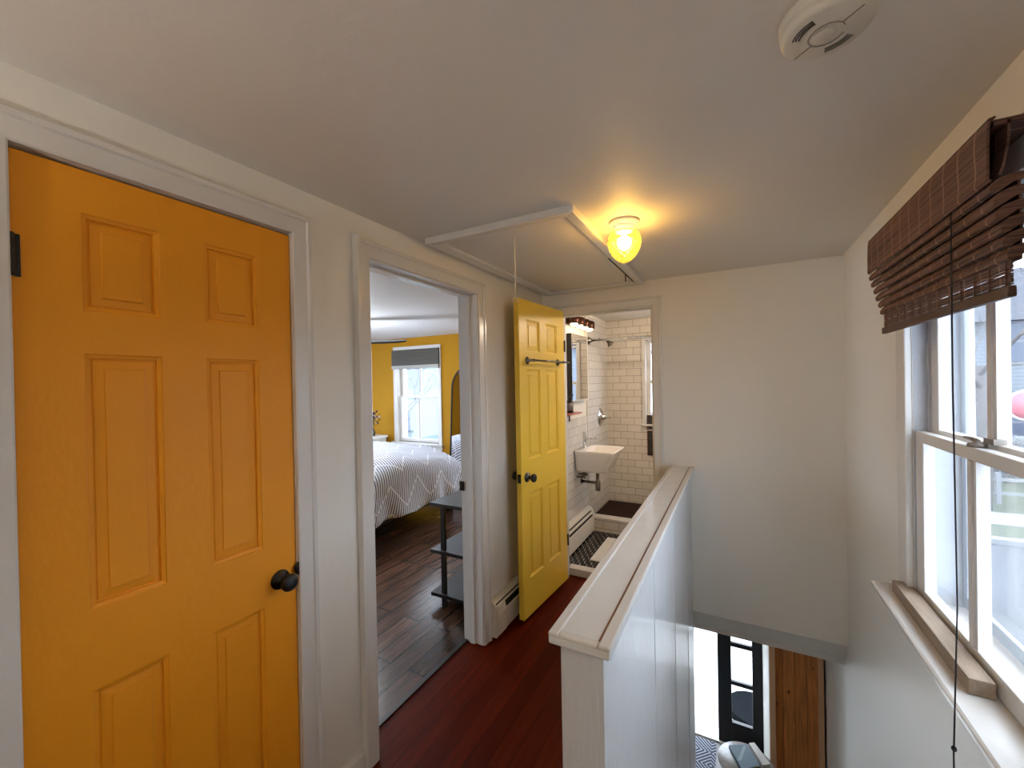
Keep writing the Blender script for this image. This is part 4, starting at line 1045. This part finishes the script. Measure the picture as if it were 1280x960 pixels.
for k in range(900):
    cx, cy, cz = random.uniform(6.6, 13.6), random.uniform(20.6, 21.6), GZ+random.uniform(.1, 1.7)
    d = Vector((random.uniform(-1, 1), random.uniform(-1, 1), random.uniform(-.4, 1))).normalized(); s_ = d.orthogonal().normalized()*.09
    c = Vector((cx, cy, cz)); hd.add([c-d*.16, c+s_, c+d*.16, c-s_], [(0, 1, 2, 3)])
tag(hd.build('hedge', 'hedge'), 'scraggly pale hedge along the white house', 'hedge', kind='stuff')
# red sign on a post
sg = thing('road_sign', 'round faded red sign with white rim on a post outside', 'sign', (5.55, 10.2, GZ))
MB().lathe([(0, 0), (.265, 0), (.265, .01), (0, .01)], (5.60, 10.18, .96), 'y', 28).build('sign_rim', 'white', parent=sg)
MB().lathe([(0, 0), (.23, 0), (.23, .004), (0, .004)], (5.60, 10.175, .96), 'y', 28).build('sign_disc', 'red', parent=sg)
MB().box(5.58, 5.63, 10.19, 10.23, GZ, 1.1).build('post', 'curb', parent=sg)
# parked car seen through the bedroom window
def car(x, y, label):
    c = thing('car', label, 'car', (x, y, GZ))
    lo = [(x-2.1, .35), (x+2.1, .35), (x+2.15, .75), (x+1.3, .88), (x+.75, 1.38), (x-.9, 1.40), (x-1.55, .92), (x-2.15, .8)]
    MB().prism([(a, GZ+b) for a, b in lo], 'y', y-.85, y+.85).build('car_body', 'carw', parent=c, bevel=.05)
    gl = [(x-1.40, .93), (x+1.15, .90), (x+.70, 1.30), (x-.86, 1.32)]
    MB().prism([(a, GZ+b) for a, b in gl], 'y', y-.865, y+.865).build('car_window', 'dkglass', parent=c)
    for dx_ in (-1.3, 1.3):
        for s_ in (-.88, .70):
            MB().lathe([(0, 0), (.33, 0), (.33, .18), (0, .18)], (x+dx_, y+s_, GZ+.33), 'y', 20).build('wheel', 'rubber', parent=c)
car(-13.2, 12.4, 'pale grey car parked on the street outside the bedroom window')
# overhead line
o = MB().tube([(-24, 13.0, 3.2), (-12.5, 13.0, 2.3), (-8, 13.0, 2.4), (4, 13.0, 4.2)], .03, 6).build('power_line', 'cord'); tag(o, 'dark overhead cable beyond the bedroom window', 'cable')

# ------------------------------------------------------------------ lights, sky, camera
bl2 = thing('ceiling_lamp', 'added unseen opal fill lamp on the bathroom ceiling', 'ceiling lamp', (1.05, 3.50, HC-.09))  # lamp added out of view to brighten the bathroom
MB().lathe([(0, HC), (.12, HC), (.12, HC-.02), (0, HC-.02)], (1.05, 3.50, 0), 'z', 32).build('canopy', 'white', parent=bl2)
MB().lathe([(.11, HC-.02), (.105, HC-.045), (.07, HC-.07), (0, HC-.08)], (1.05, 3.50, 0), 'z', 32).build('opal_bowl', 'vbulb', parent=bl2)
point('bathroom_fill_light', (1.05, 3.50, HC-.12), 16, (1, .80, .60), .03)
# unseen torchiere added to brighten the hall ceiling; fan light kit added too
fl_ = thing('fill_uplighter', 'added unseen black uplighter at the rear of the landing, brightening the hall', 'floor lamp', (.38, -1.05, 0))
MB().lathe([(0, 0), (.13, 0), (.13, .012), (.02, .025), (.012, .04), (.012, 1.60), (0, 1.60)], (.38, -1.05, 0), 'z', 28).build('stand', 'black', parent=fl_)
MB().lathe([(0, 1.60), (.05, 1.605), (.12, 1.66), (.155, 1.73), (.150, 1.73), (.115, 1.668), (.05, 1.615), (0, 1.612)], (.38, -1.05, 0), 'z', 36).build('bowl', 'black', parent=fl_)
MB().lathe([(0, 1.62), (.02, 1.625), (.032, 1.65), (.022, 1.675), (0, 1.685)], (.38, -1.05, 0), 'z', 20).build('bulb', 'vbulb', parent=fl_)
point('uplighter_fill', (.38, -1.05, 1.70), 40, (1, .94, .88), .03)
MB().lathe([(0, 1.92), (.085, 1.92), (.09, 1.88), (.07, 1.845), (0, 1.83)], (-2.30, 2.90, 0), 'z', 32).build('added_light_bowl', 'vbulb', parent=cf)  # bowl and light added to the fan, out of view, for the duvet
point('fan_fill_light', (-2.30, 2.90, 1.79), 45, (.88, .94, 1), .07)
w = bpy.data.worlds.new('World'); SC.world = w; w.use_nodes = True
bg = w.node_tree.nodes['Background']
tc = N(w.node_tree, 'ShaderNodeTexCoord'); sp = N(w.node_tree, 'ShaderNodeSeparateXYZ'); w.node_tree.links.new(tc.outputs['Generated'], sp.inputs[0])
cr = N(w.node_tree, 'ShaderNodeValToRGB'); w.node_tree.links.new(sp.outputs[2], cr.inputs[0])
cr.color_ramp.elements[0].color = (.66, .80, 1.0, 1); cr.color_ramp.elements[0].position = 0
cr.color_ramp.elements[1].color = (.76, .87, 1.0, 1); cr.color_ramp.elements[1].position = .6
w.node_tree.links.new(cr.outputs[0], bg.inputs[0]); bg.inputs[1].default_value = 8.0

cam = bpy.data.cameras.new('camera'); co = bpy.data.objects.new('camera', cam); COL.objects.link(co)
cam.sensor_width = 36; cam.lens = 514.3/1280*36; cam.clip_start = .02
yaw, pitch, roll = .49774, -.00579, -.01879
f = Vector((-math.sin(yaw)*math.cos(pitch), math.cos(yaw)*math.cos(pitch), math.sin(pitch)))
r = Vector((math.cos(yaw), math.sin(yaw), 0)); u = r.cross(f)
r2 = math.cos(roll)*r+math.sin(roll)*u; u2 = math.cos(roll)*u-math.sin(roll)*r
mt = Matrix((r2, u2, -f)).transposed().to_4x4(); mt.translation = Vector((1.3, 0, 1.52))
co.matrix_world = mt
SC.camera = co
SC.view_settings.view_transform = 'Standard'; SC.view_settings.look = 'None'
SC.view_settings.exposure = .33; SC.view_settings.gamma = 1; SC.view_settings.use_curve_mapping = False
SC.cycles.use_denoising = True
SC.cycles.max_bounces = 12; SC.cycles.diffuse_bounces = 6; SC.cycles.transparent_max_bounces = 16
SC.cycles.sample_clamp_indirect = 8
